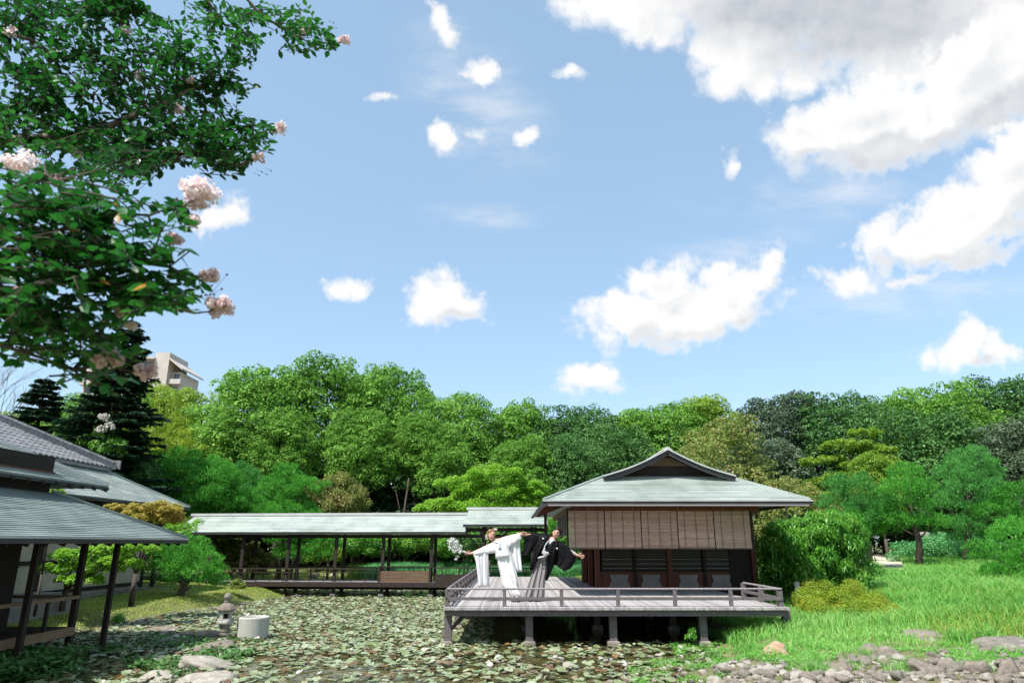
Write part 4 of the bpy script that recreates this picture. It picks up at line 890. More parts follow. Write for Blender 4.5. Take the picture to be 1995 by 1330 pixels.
shrub('bamboo_shrub','large bushy bamboo with glossy drooping leaves at the right end of the deck','bamboo',1592,1018,20.5,[(-10,25,60,28),(-60,60,45,40),(40,45,55,40),(-70,110,36,40),(-20,90,70,50),(50,100,55,50),(-75,20,25,18),(-10,140,80,36),(70,140,35,30),(20,15,60,26)],78,'shrub',.17,.22,300,'droop',f=.34,sub=16)
shrub('azalea_mound','clipped olive and gold azalea mound on the grass behind the deck corner','shrub',1645,1146,17.2,[(0,26,78,26),(-46,34,40,22),(52,36,40,20),(-10,40,80,18)],79,'azalea',.035,.6,2600,'broad',trunk=None,f=.3)
shrub('azalea_mound','small rusty tuft shrub beside the clipped azalea mound','shrub',1752,1163,18.0,[(0,12,16,12)],80,'azalea',.05,.5,1500,'broad',trunk=None)
shrub('small_bush','low pinkish-green bush at the left end of the corridor','shrub',461,1130,26,[(0,12,15,12)],81,'autumn',.08,.6,900,trunk=None)
shrub('camellia_bush','glossy green bush with white blossom above the tiled roof','shrub',198,825,29,[(0,20,26,18),(-15,45,36,22),(20,55,30,20)],82,'shrub',.11,.6,420,'broad')
shrub('flower_spray','white blossom sprays on the top of the bush above the tiled roof','blossom',203,808,28.3,[(0,8,10,10),(12,24,9,9),(-8,30,9,8)],83,'whiteflower',.07,.8,300,'broad',trunk=None)
shrub('green_bush','round green bush under the trees behind the left hall ridge','shrub',250,905,31,[(0,20,50,30),(-40,30,40,20),(-90,0,50,20)],84,'darkleaf',.11,.6,260,'broad')
shrub('green_bush','blue-green bush right of the gravel path','shrub',1835,1055,34,[(0,15,60,16),(-60,25,40,18),(60,25,60,20)],85,'reed',.12,.4,300,'broad')
shrub('green_bush','green bush behind the bamboo, left of the gravel path','shrub',1672,1010,30,[(0,20,50,20),(-30,10,40,20),(30,5,55,18)],86,'needle',.12,.4,300,'broad')
shrub('green_bush','wide green hedge bush seen beneath the corridor roof near the right posts','shrub',760,1042,44,[(0,10,60,16),(70,12,60,16),(-70,14,50,14),(140,8,60,18)],87,'shrub',.16,.5,170,'broad')
shrub('green_bush','green foliage behind the groom beneath the raised corridor roof','shrub',1000,1030,40,[(0,25,60,30),(60,30,60,40),(-60,20,40,26)],88,'shrub',.16,.5,170,'broad')
shrub('green_bush','dark green bush behind the corridor at the bride side','shrub',905,1050,36,[(0,10,30,20),(20,30,30,22)],89,'darkleaf',.13,.5,250,'broad')
shrub('green_bush','shaded green bush behind the corridor left end','shrub',330,1040,30,[(0,20,60,24),(50,0,50,20)],90,'maple',.11,.6,300,'broad')
shrub('young_bamboo_plant','little leafy bamboo seedling by the rightmost middle deck post','plant',1346,1236,15.0,[(0,6,9,7),(3,-6,7,5)],91,'shrub',.09,.22,900,'droop',trunk=None)
pl_=MB().tube([(0,0,-.1),(.02,0,.72)],.065,10); 
o=pl_.build('shrub_support_pole',mat('pale_bamboo_pole',(.38,.34,.26),(.50,.46,.36),3,.6),None,True,loc=(at(1557,1190,19).x,19,float(terr(at(1557,1190,19).x,19)))); tag(o,'short pale bamboo pole standing beside the deck corner under the bushy bamboo','pole')
mb=MB();p=at(1804,1078,36);mb.loft([[V((-.28*s,-.2*s,z)),V((.28*s,-.2*s,z)),V((.28*s,.2*s,z)),V((-.28*s,.2*s,z))] for s,z in ((1,-.1),(.95,.5),(.9,.98),(.75,1.05))])
tag(mb.build('stone_pillar',M['stone_pale'],None,loc=(p.x,36,p.z)),'pale grey upright stone pillar standing beyond the pine trunk on the right','stone pillar')
for i,(x,top,w,Y,lab) in enumerate([(700,1050,90,41,'leafy hedge bush left of the second corridor posts from the right, across the water'),(800,1045,110,42,'wide leafy hedge bush across the water behind the bench panel'),(895,1052,80,41,'leafy bush across the water behind the bouquet'),(620,1062,70,40,'low leafy bush across the water beside the shaded pine'),(985,1060,90,40,'leafy bush across the water between the couple')]):
    shrub('hedge_bush',lab,'shrub',x,top,Y,[(0,14,w*.5,20),(-w*.35,24,w*.3,18),(w*.35,22,w*.3,18)],130+i,('shrub','camphor','shrub','yellowgreen','shrub')[i],.14,.5,190,'broad',group='bushes across the water')
# bare tree far left
mb=MB();r=random.Random(3)
def twig(p,d,l,rad,n):
    q=p+d*l; mb.tube([p,q],[rad,rad*.6],4)
    if n: 
        for _ in range(3): twig(q if _ else p.lerp(q,.6),(d+V((r.uniform(-.6,.6),r.uniform(-.4,.4),r.uniform(-.1,.5)))).normalized(),l*.72,rad*.55,n-1)
p=at(-60,800,38);g=float(terr(p.x,38)); twig(V((0,0,0)),V((.1,0,1)),4.0,.16,5)
tag(mb.build('bare_tree',M['bark_pale'],None,loc=(p.x,38,g)),'leafless brownish tree with fine twigs at the left edge above the tiled roof','tree')
# gravel path as a thin sheet of the setting
pa=[];
for t in np.linspace(0,1,14):
    y=27+15*t;x=onz(1712+t*25,1090,0).x*0+at(1700+20*t,1080,y).x; pa.append((x,y))
v=[];f=[]
for i,(x,y) in enumerate(pa):
    for s in (-1.1,-.3,.4,1.2): v.append((x+s,y,float(terr(x+s,y))+.012))
for i in range(len(pa)-1):
    for k in range(3): a=i*4+k;f.append((a,a+1,a+5,a+4))
tag(link('path',np_mesh('path',v,f,M['gravel'],smooth=True)),kind='structure')
# ------------------------------------------------------------------ grass
def blades(name,P,h,w,m,lean=.35,kind='stuff',r=r0):
    n=len(P);z=terr(P[:,0],P[:,1]);C=np.stack([P[:,0],P[:,1],z-.01],1);a=r.uniform(0,2*math.pi,n);D=np.stack([np.cos(a)*lean*r.random(n),np.sin(a)*lean*r.random(n)+.05,np.ones(n)],1)
    h=np.broadcast_to(h,(n,))*r.uniform(.6,1.25,n);b=r.uniform(0,2*math.pi,n);s=np.stack([np.cos(b),np.sin(b),np.zeros(n)],1)*(np.broadcast_to(w,(n,))[:,None]*.5)
    D=D*h[:,None];bend=np.stack([np.cos(a)*.35*h,np.sin(a)*.35*h,-.12*h],1)
    Vv=np.stack([C-s,C+s,C+D*.6+s*.7,C+D*.6-s*.7,C+D+bend],1).reshape(-1,3);i=np.arange(n)*5
    f=np.concatenate([np.stack([i,i+1,i+2],1),np.stack([i,i+2,i+3],1),np.stack([i+3,i+2,i+4],1)])
    return tag(link(name,np_mesh(name,Vv,f,M[m])),kind=kind)
def scatter(n,x0,x1,y0,y1,cond): 
    P=np.stack([r0.uniform(x0,x1,n),y0+(y1-y0)*r0.random(n)**1.5],1); return P[cond(P[:,0],P[:,1],sdist(P[:,0],P[:,1]))]
inpath=lambda x,y:(y>26.5)&(np.abs(x-np.interp(y,[q[1] for q in pa],[q[0] for q in pa]))<1.15)
P=scatter(170000,4,26,12.6,40,lambda x,y,s:(s>.25)&(x>3)&((y>13.75+.35*np.sin(x*1.7)+.2*np.sin(x*4.1))|(r0.random(len(x))<.12))&~inpath(x,y))
hh=.20+.16*(.5+.5*wav(P[:,0]*.7,P[:,1]*.6)); hh=np.where(P[:,1]<14.6,.15,hh)
blades('tall_grass',P,hh,.014+.0006*P[:,1],'grass')
P=scatter(150000,-20,-8.4,15,30,lambda x,y,s:(s>.12)&(s<9)&((x>-12.7)|(y>27)))
blades('lawn_grass',P,.06,.022,'lawn',.8)
P=scatter(60000,4,26,13.6,38,lambda x,y,s:(s>.4)&(x>4)&(wav(x*.55+2,y*.45)>.22)&~inpath(x,y));blades('dry_grass',P,.24,.016,'lawn',.6)
P=scatter(60000,-14,9,33,46,lambda x,y,s:(s>.3)&((x>-14)))
blades('back_lawn_grass',P,.07,.03,'lawn',.7)
P=scatter(50000,-8,4,36.5,42,lambda x,y,s:(s>.3)&(wav(x*.8,y)>-.1)); blades('reeds',P,.55,.03,'reed',.3)
for i,(x,y,Y,n,h,w_,lab) in enumerate([(690,1090,37,260,.8,.5,'bright yellow-green clump of grass behind the corridor posts'),(232,1205,19.3,120,.28,.2,'dark green grass tussock at the water edge near the verandah'),(352,1180,20.3,90,.5,.35,'light green iris clump on the lawn beside the lantern'),(1380,1285,13.6,130,.36,.22,'bright green tuft growing at the foot of the right deck post'),(1880,1300,13.0,150,.34,.25,'bright grass tuft among the stones at lower right'),(1935,1290,13.3,150,.3,.22,'grass tuft at the right edge among boulders'),(1745,1180,17.6,120,.5,.25,'dark green iris clump right of the azalea mound')]):
    p=at(x,y,Y);q=r0.normal(size=(n,2))*w_*.35;P=np.stack([p.x+q[:,0],Y+q[:,1]],1);o=blades('grass_clump',P,h,.018,'grass' if i not in(0,) else 'yellowgreen',.5,None); tag(o,lab,'grass clump')
P=scatter(1200,-4,26,13.5,40,lambda x,y,s:(s>.5)&(x>5)); blades('grass_stems',P,.6,.008,'lawn',.35)
# ------------------------------------------------------------------ water lilies
M['lily']=leafmat('lily_pads',G3((.09,.13,.03),(.17,.22,.085),(.25,.30,.16),(.36,.40,.26)),.12,.3,.5,.9,1.2)
M['lily_old']=leafmat('old_lily_pads',G3((.20,.16,.03),(.22,.13,.04),(.14,.08,.04),(.30,.28,.16)),.12,.35,.5,2,1.2)
M['lily_glint']=mat('upturned_glint_pad',(.30,.30,.25),(.44,.42,.38),6,.5,spec=.5)  # white glints on the pads put in as a pale leaf colour
def pads(name,P,rad,m,tilt=.10,lift=.03,kind='stuff',r=r0):
    n=len(P);K=8;a=np.linspace(.25,2*math.pi-.25,K)[None,:]+r.uniform(0,6.28,n)[:,None]
    R_=(rad*r.uniform(.6,1.3,n))[:,None]*(1+.06*r.normal(size=(n,K)));x=R_*np.cos(a);y=R_*np.sin(a)
    tx=r.normal(size=(n,1))*tilt;ty=r.normal(size=(n,1))*tilt;z0=.012+r.random((n,1))*lift+np.abs(tx)*.0
    z=z0+x*tx+y*ty+.012*r.random((n,K));c=np.stack([P[:,:1],P[:,1:2],z0-.004],2)
    ring=np.stack([P[:,:1]+x,P[:,1:2]+y,np.maximum(z,.006)],2);Vv=np.concatenate([c,ring],1).reshape(-1,3);i=(np.arange(n)*(K+1))[:,None]
    f=np.stack([np.stack([i[:,0],i[:,0]+1+k,i[:,0]+2+k],1) for k in range(K-1)],1).reshape(-1,3)
    return tag(link(name,np_mesh(name,Vv,f,M[m])),kind=kind)
def pondpts(n,ymax=37):
    P=np.stack([r0.uniform(-12,8,n),8.5+(ymax-8.5)*r0.random(n)],1); return P[sdist(P[:,0],P[:,1])<-.08]
def gap(P):   # openings of bare brown water
    x,y=P[:,0],P[:,1]; g=np.exp(-(((x-1.8)/2.0)**2+((y-13.4)/.45)**2))+.7*np.exp(-(((x+3)/1.2)**2+((y-12.2)/.3)**2))+.6*np.exp(-(((x-.0)/1.)**2+((y-12.6)/.22)**2))
    g+=.35*(wav(x*2.1,y*1.9)>.45); g+=1.0*((x>DX0+.9)&(y>15.6)&(y<28)&(x<9)); g+=.6*((y>27.6)&(y<30.2))
    return P[r0.random(len(P))>g]
Pn=gap(pondpts(29000)); Pf=gap(np.stack([r0.uniform(-11.5,-.3,27000),r0.uniform(14,28,27000)],1)); Pf=Pf[sdist(Pf[:,0],Pf[:,1])<-.08]
P=np.concatenate([Pn,Pf]); s=r0.random(len(P))
pads('water_lily_leaves',P[s<.74],.068,'lily',.18,.045); pads('old_water_lily_leaves',P[(s>=.74)&(s<.955)],.062,'lily_old',.16,.05); pads('upturned_glint_leaves',P[s>=.972],.045,'lily_glint',.35,.07)
Q=gap(np.stack([r0.uniform(-5.5,5,2600),r0.uniform(11.2,14.6,2600)],1)); Q=Q[sdist(Q[:,0],Q[:,1])<-.1][:240]
pm=[]
for i in range(6):
    r=np.random.default_rng(100+i);K=11;a=np.linspace(.2,6.08,K);R_=.082*(1+.05*r.normal(size=K));vv=[(0,0,-.006)]+[(R_[k]*math.cos(a[k]),R_[k]*math.sin(a[k]),.006*r.normal()) for k in range(K)]
    pm.append(np_mesh('lily_pad',vv,[(0,k+1,k+2) for k in range(K-1)],M['lily_old'] if i>=4 else M['lily']))
for i,(x,y) in enumerate(Q):
    o=link('lily_pad',pm[i%6],loc=(x,y,.045+.03*r0.random()),rot=(r0.normal()*.10,r0.normal()*.10,r0.uniform(0,6.28)));s_=r0.uniform(.7,1.25);o.scale=(s_,s_,1)
    tag(o,'round floating water lily leaf among others on the near pond surface','lily pad','water lily leaves nearest the camera')
# ------------------------------------------------------------------ rocks
import bmesh
def rockmesh(seed,m,flat=1.,sub=3,rough=.26,ang=True):
    bm=bmesh.new();bmesh.ops.create_icosphere(bm,subdivisions=sub,radius=1);r=random.Random(seed)
    pl=[(V((r.gauss(0,1),r.gauss(0,1),r.gauss(0,1))).normalized(),r.uniform(.5,.85)) for _ in range(13)]
    for v in bm.verts:
        p=v.co.copy()
        for n,d in pl:
            e=p.dot(n)-d
            if e>0: p-=n*e*(.92 if ang else .6)
        q=p*2.3; p*=1+rough*.35*(math.sin(q.x*1.7+seed)*math.cos(q.y*1.9+seed*2)+.6*math.sin(q.z*3.1+q.x*2.7+seed)+.35*math.sin(q.y*6.3+q.z*5.1))
        p.z*=flat; v.co=p
    me=bpy.data.meshes.new('rock');bm.to_mesh(me);bm.free();me.materials.append(M[m])
    for p in me.polygons: p.use_smooth=True
    return me
RM={m:[rockmesh(i+7*j,m,1,2) for i in range(4)] for j,m in enumerate(('stone','stone_pale','stone_purple','stone_dark'))}
def rock(x,y,z,sx,sy,sz,m,label,group=None,me=None,cat='rock',name='rock',rz=None):
    o=link(name,me or random.choice(RM[m]),loc=(x,y,z),rot=(random.uniform(-.25,.25),random.uniform(-.25,.25),random.uniform(0,6.28) if rz is None else rz),scale=(sx,sy,sz)); return tag(o,label,cat,group)
def rpx(x,y,hw,hh,m,label,z=0.,depth=1.1,name='rock',flat=False):
    p=onz(x,y,z) if z<.05 else hit(x,y); z=p.z; k=(onz(x+1,y,z).x-p.x); me=rockmesh(int(x*3+y),m,1,3,.25,not flat)
    return rock(p.x,p.y+hw*k*depth*.3,z,hw*k,hw*k*depth,hh,m,label,None,me,'rock',name,random.uniform(-.3,.3))
for a in [(407,1244,42,.17,'stone_purple','dark purplish rock carrying the stone lantern'),
          (396,1272,54,.14,'stone_purple','flat purple-grey rock between the lantern and the big flat slab'),
          (402,1302,70,.17,'stone_pale','largest pale flat slab in the pond at the lower left'),
          (395,1332,60,.15,'stone_pale','flat pale slab cut by the bottom edge, below the largest slab'),
          (296,1330,50,.10,'stone_pale','flat stone at the bottom edge, left of the pale slabs'),
          (312,1262,48,.09,'stone','low flat stone behind the leafy water plants on the left'),
          (298,1232,48,.09,'stone_purple','long low stone at the water edge beneath the lawn tussock'),
          (236,1228,26,.08,'stone_purple','small flat stone at the water edge by the outer verandah post'),
          (360,1240,20,.08,'stone','small stone just left of the lantern rock'),
          (330,1287,30,.07,'stone_dark','dark wet stone left of the largest pale slab')]:
    rpx(a[0],a[1],a[2],a[3],a[4],a[5],flat=True,name='stepping_stone')
rpx(1512,1275,20,.20,'stone_orange','angular rusty orange rock on the stony shore below the deck corner',.12,1.0)
rpx(1812,1245,50,.16,'stone_purple','long low purplish boulder lying in the tall grass on the right',.42,1.0)
rpx(1965,1268,32,.10,'stone','long grey slab in the grass at the right edge',.36)
rpx(1110,1302,22,.09,'stone_pale','pale round stone rising from the brown water below the deck')
rpx(1010,1283,16,.05,'stone_pale','small pale flat stone among lily pads left of the brown water')
rpx(635,1243,12,.09,'stone','single grey stone standing among lily pads in the middle of the pond')
rpx(953,1297,9,.10,'stone_pale','small upright pale stone among pads below the left deck posts')
rpx(882,1225,9,.13,'stone_pale','round stone stack below the left corner of the deck')
rpx(905,1192,8,.13,'stone','grey stone under the left edge of the deck')
rpx(1660,1297,12,.08,'stone_pale','pale stone in the grass above the stone heap')
rpx(1795,1287,15,.08,'stone_pale','whitish stone half hidden in grass, right of the stone heap')
for a in [(1702,1280,17,.13,'dark purplish boulder at the top of the stone heap, left of its pair'),(1738,1286,18,.12,'dark boulder right beside the top of the stone heap'),(1684,1293,13,.10,'squat dark stone under the top of the stone heap'),(1803,1310,20,.13,'large dark boulder at the bottom edge right of the stone heap'),(1852,1300,15,.10,'brownish boulder between the grass tufts at lower right'),(1908,1308,20,.13,'large brownish boulder right of the lower grass tuft'),(1968,1315,22,.14,'big boulder at the bottom right corner'),(1640,1312,14,.10,'grey brown boulder at the bottom edge left of the heap'),(1560,1318,15,.09,'pale brown boulder at the bottom edge below the rusty rock')]:
    rpx(a[0],a[1],a[2]*.85,a[3]*1.5,'stone_purple',a[4],.2,.8)
for i in range(16):
    p=hit(random.uniform(1420,1990),random.uniform(1268,1325));n=random.randint(40,110);q=r0.normal(size=(n,2))*random.uniform(.05,.11)
    tag(blades('grass_clump',np.stack([p.x+q[:,0],p.y+q[:,1]],1),random.uniform(.12,.26),.012,'grass',.55,None),'small bright grass tuft growing between the stones of the lower right shore','grass clump','grass tufts among the shore stones')
gnum=0
nsh=0
for i in range(420):
    x=random.uniform(1385,2010); lo=1292+10*math.sin(x*.013)+(-16 if x>1640 else 0)+(-12 if x>1850 else 0)
    y=random.uniform(lo,1345); 
    if random.random()<(.45 if x<1600 else .12) or nsh>=185: continue
    nsh+=1
    p=hit(x,y);sz=random.choice((.04,.05,.055,.065,.075,.085,.10,.12))
    m=random.choices(('stone','stone_pale','stone_purple'),(3,3 if x<1650 else 1,1 if x<1650 else 4))[0]
    rock(p.x,p.y,float(terr(p.x,p.y))+sz*.35,sz*random.uniform(.9,1.3),sz*random.uniform(.8,1.2),sz*random.uniform(.6,.85),m,'rounded '+{'stone':'grey','stone_pale':'pale','stone_purple':'purplish grey'}[m]+' stone in the heap along the lower right pond shore','shore stones, '+{'stone':'grey','stone_pale':'pale','stone_purple':'purplish'}[m])
def heap(name,items,mats):
    Vs=[];Fs=[];mi=[];n=0
    for (x,y,z,sx,sy,sz,m) in items:
        me=random.choice(RM[m]);v=np.array([tuple(a.co) for a in me.vertices]);f=np.array([tuple(p.vertices) for p in me.polygons]);a=random.uniform(0,6.28)
        v=v*[sx,sy,sz];v=np.stack([v[:,0]*math.cos(a)-v[:,1]*math.sin(a),v[:,0]*math.sin(a)+v[:,1]*math.cos(a),v[:,2]],1)+[x,y,z];Vs.append(v);Fs.append(f+n);n+=len(v);mi+=[mats.index(m)]*len(f)
    return tag(link(name,np_mesh(name,np.concatenate(Vs),np.concatenate(Fs),[M[m] for m in mats],mi,True)),kind='stuff')
it=[]
for i in range(850):
    x=random.uniform(1180,2010);y=random.uniform(1285,1345)
    if x<1400 and random.random()<.6: continue
    p=hit(x,y);sz=random.uniform(.025,.07);it.append((p.x,p.y,max(0,float(terr(p.x,p.y)))+.01,sz*1.3,sz,sz*.7,random.choice(('stone','stone_pale','stone_purple'))))
for i in range(110):
    x=random.uniform(870,1440);y=random.uniform(1262,1335)
    if x<1180 and random.random()<.45: continue
    p=onz(x,y,0);sz=random.uniform(.03,.08);it.append((p.x,p.y,.015,sz*1.2,sz,sz*.5,'stone_pale' if random.random()<.35 else random.choice(('stone','stone_purple'))))
heap('small_stones',it,['stone','stone_pale','stone_purple'])
for i in range(0):
    x=random.uniform(930,1440);y=random.uniform(1262,1335)
    if x<1180 and random.random()<.55: continue
    z=0;p=onz(x,y,z);sz=random.uniform(.03,.085)
    rock(p.x,p.y,.01,sz*1.2,sz,sz*.7,'stone_pale' if random.random()<.7 else 'stone','small pale stone breaking the surface among lily pads in front of the deck','small stones in the shallow pond')
it=[]
for i in range(70):
    x=random.uniform(250,620);yy=np.interp(x,[225,330,450,560,620],[1217,1198,1182,1163,1158]);p=onz(x,yy,0);sz=random.uniform(.06,.14)
    it.append((p.x,p.y,0.0,sz*1.6,sz,sz*.7,'stone_dark'))
heap('edging_stones',it,['stone_dark'])
for i in range(26):
    x=random.uniform(560,900);p=at(x,1140,random.uniform(35,38.5));sz=random.uniform(.12,.35)
    rock(p.x,p.y,float(terr(p.x,p.y))+.05,sz*1.4,sz,sz*.7,random.choice(('stone','stone_pale')),'pale stone on the far bank seen beneath the corridor','far bank stones')
# shallow-water greenery near deck and shore
P=np.stack([r0.uniform(1.2,13,60000),r0.uniform(11.0,15.6,60000)],1); s=sdist(P[:,0],P[:,1]);P=P[(s>-.9)&(s<6)&(wav(P[:,0]*2.2,P[:,1]*2.6)>-.05)]
def low(name,P,z,L,m,r=r0):
    n=len(P);zz=np.maximum(terr(P[:,0],P[:,1]),0)+z*r.random(n);C=np.stack([P[:,0],P[:,1],zz],1);v,f=leafquads(C,r.normal(size=(n,3))*[1,1,.3]+[0,0,.25],r.normal(size=(n,3))*.3+[0,0,1],L*r.uniform(.6,1.3,n),L*.55)
    return tag(link(name,np_mesh(name,v,f,M[m])),kind='stuff')
low('shore_herbs',P,.06,.05,'grass')
P=np.stack([r0.uniform(-9.5,-4.6,9000),r0.uniform(11.3,16,9000)],1);P=P[(wav(P[:,0]*1.6,P[:,1]*2)>.05)&(P[:,0]<-4.6-.5*r0.random(len(P)))];low('leafy_water_plants',P,.12,.10,'darkleaf')
P=np.stack([r0.uniform(-8.6,-7.3,2600),r0.uniform(10.5,13,2600)],1);low('fern_groundcover',P,.30,.12,'darkleaf')
# ------------------------------------------------------------------ stone lantern and basin
p=at(437,1228,15.85);ln=empty('stone_lantern',(p.x,15.85,p.z-.03),'small weathered stone lantern with round finial and domed cap on a dark pond rock','stone lantern')
def lpart(n,prof,sides=6,m='granite',sm=False):
    o=MB().lathe((0,0,0),prof,sides).build(n,M[m],ln,sm);return o
lpart('pedestal',[(.10,0),(.12,.03),(.10,.07),(.115,.13),(.13,.15)],14,'stone',True)
lpart('platform',[(.13,.151),(.185,.19),(.185,.225),(.16,.235)],6)
mb=MB()
for a in range(4):
    t=a*math.pi/2+.4; c=V((.115*math.cos(t+.785),.115*math.sin(t+.785),0)); mb.box(c.x-.03,c.x+.03,c.y-.03,c.y+.03,.236,.425)
mb.build('firebox_pillars',M['granite'],ln)
MB().box(-.07,.07,-.07,.07,.237,.42).build('firebox_core',M['darkwood'],ln)
mb=MB().box(-.13,.13,-.13,.13,.236,.28).box(-.13,.13,-.13,.13,.385,.425);mb.build('firebox_frame',M['granite'],ln)
shade_bevel(lpart('cap',[(.13,.426),(.215,.44),(.21,.475),(.16,.54),(.09,.585),(.07,.60)],8,'stone_purple'),.01)
lpart('finial',[(.06,.60),(.075,.625),(.055,.645),(.055,.66),(.085,.69),(.088,.73),(.06,.775),(.02,.80)],14,'stone',True)
p=at(484,1246,15.9);bs=empty('stone_water_basin',(p.x,16.1,-.1),'plain pale cylindrical stone basin standing in the pond right of the lantern','stone basin')
o=MB().lathe((0,0,0),[(.31,0),(.325,.2),(.34,.56),(.33,.58),(.25,.585),(.235,.56),(.22,.46),(.01,.45)],36).build('basin_body',M['granite'],bs,False);shade_bevel(o,.006)
MB().lathe((0,0,0),[(.2,.50),(.2,.505)],20).build('basin_water',M['lily_old'],bs)
# ------------------------------------------------------------------ crape myrtle in the foreground, upper left
M['myrtle']=leafmat('crape_myrtle_leaves',G3((.006,.042,.008),(.010,.075,.012),(.020,.125,.016),(.045,.19,.025)),.28,.34,.4,1.2,1.9)
M['myrtle_old']=leafmat('yellowing_leaves',G3((.30,.28,.02),(.38,.22,.03),(.25,.10,.03)),.4,.4,.4,3)
M['blossom']=leafmat('pale_pink_blossom',G3((.62,.46,.48),(.76,.60,.61),(.84,.72,.71),(.86,.80,.78)),.55,.7,.2,9,1.2)
M['berry']=mat('dark_seed_buds',(.04,.015,.02),(.08,.03,.03),20,.5)
cm=empty('crape_myrtle_tree',(-3.6,2.6,.4),'dark green crape myrtle with pale pink blossom reaching in from the upper left corner','tree')
def tp_(x,y,Y): return at(x,y,Y)-V(cm.location)
limbs=[ [(-900,420,3.0),(-300,330,3.4),(0,275,3.6),(150,263,3.7),(280,215,3.8),(370,175,3.9),(440,160,4.0)],
 [(0,275,3.6),(150,290,3.6),(290,265,3.7),(420,250,3.8),(530,250,3.9)],
 [(150,290,3.6),(280,300,3.65),(390,300,3.7),(470,320,3.8)],
 [(-300,120,3.4),(-60,40,3.6),(10,65,3.7),(60,30,3.8),(120,-40,3.9)],
 [(10,65,3.7),(110,110,3.8),(240,120,3.8),(350,110,3.9),(450,130,4.0)],
 [(60,30,3.8),(170,30,3.8),(260,15,3.8),(330,40,3.9)],
 [(-200,-250,3.4),(100,-160,3.6),(390,-20,3.8),(440,50,3.9),(500,85,3.9)],
 [(100,-160,3.6),(420,-70,3.8),(500,20,3.9),(560,60,4.0),(620,95,4.0),(655,85,4.05)],
 [(-900,420,3.0),(-400,520,2.5),(-60,560,2.3),(100,550,2.3),(200,548,2.35),(300,590,2.4),(380,610,2.45)],
 [(-60,560,2.3),(60,470,2.3),(180,430,2.3),(290,420,2.35),(360,400,2.4)],
 [(100,550,2.3),(220,500,2.3),(330,520,2.4),(390,540,2.45)],
 [(-400,520,2.5),(-120,650,2.5),(0,670,2.5),(60,690,2.5),(140,720,2.55),(220,715,2.6)],
 [(0,275,3.6),(30,200,3.6),(110,190,3.6),(220,180,3.7)],[(-60,40,3.6),(0,140,3.6),(90,150,3.7)],
 [(-120,650,2.5),(0,610,2.4),(120,640,2.4),(230,660,2.5)],[(-60,560,2.3),(20,380,2.6),(90,340,2.7),(160,380,2.6)]]
LP=[[tp_(*p) for p in l] for l in limbs]
mb=MB();mb.tube([V((0,0,-.6)),V((.1,0,.6)),LP[0][0]],[.11,.09,.05],10).tube([V((.1,0,.6)),LP[3][0]],[.07,.035],8).tube([V((.1,0,.6)),LP[6][0]],[.06,.03],8)
mb.build('trunk',M['bark_pale'],cm,True)
for i,l in enumerate(LP):
    n=len(l); thick={0:.042,3:.03,6:.016,8:.030}.get(i,.013)
    pts=[]
    for k in range(n-1):
        for t in (0,.5): pts.append(l[k].lerp(l[k+1],t)+(V((random.gauss(0,.012),random.gauss(0,.02),random.gauss(0,.012))) if t else V()))
    pts.append(l[-1]); K=len(pts)
    MB().tube(pts,[thick*(1-.85*k/(K-1)) for k in range(K)],7).build('branch',M['bark_pale' if i in(0,3,8) else 'bark'],cm,True)
samples=[]
for l in LP:
    for a,b in zip(l[1:],l[2:]):
        for t in (0,.33,.66,1): samples.append(a.lerp(b,t))
SA=np.array([tuple(s) for s in samples])
regs=[(110,250,150,40,3.65,0,60),(60,300,70,30,3.5,0,25),(200,330,110,40,3.3,0,40),(150,90,210,110,3.75,0,166),(60,190,90,70,3.6,0,38),(330,150,150,80,3.85,0,105),(430,165,80,70,3.95,0,35),(250,250,190,55,3.7,0,105),(430,285,100,55,3.85,0,77),(500,255,45,35,3.9,0,17),(240,320,70,60,3.65,0,73),(360,310,120,30,3.7,0,35),
      (420,45,70,25,3.9,0,24),(480,80,35,25,3.9,0,14),(560,40,80,40,4,0,29),(630,75,35,35,4,0,21),(80,60,110,90,3.7,0,70),(210,20,60,60,3.8,0,42),
      (120,400,150,50,2.35,0,33),(90,480,170,60,2.3,0,59),(230,460,150,60,2.35,0,59),(320,430,50,40,2.4,0,13),(150,560,200,70,2.35,0,78),(300,570,100,40,2.4,0,28),(370,590,35,25,2.45,0,9),(100,640,150,50,2.45,0,59),(190,690,90,40,2.55,0,28),(35,710,30,14,2.5,0,3),(220,740,50,25,2.6,0,6),(20,560,60,90,2.3,0,18),(60,390,60,40,2.6,0,10),(120,340,60,25,3,0,6)]
Cc=[];Dd=[];NN=[];LL=[];tw=MB()
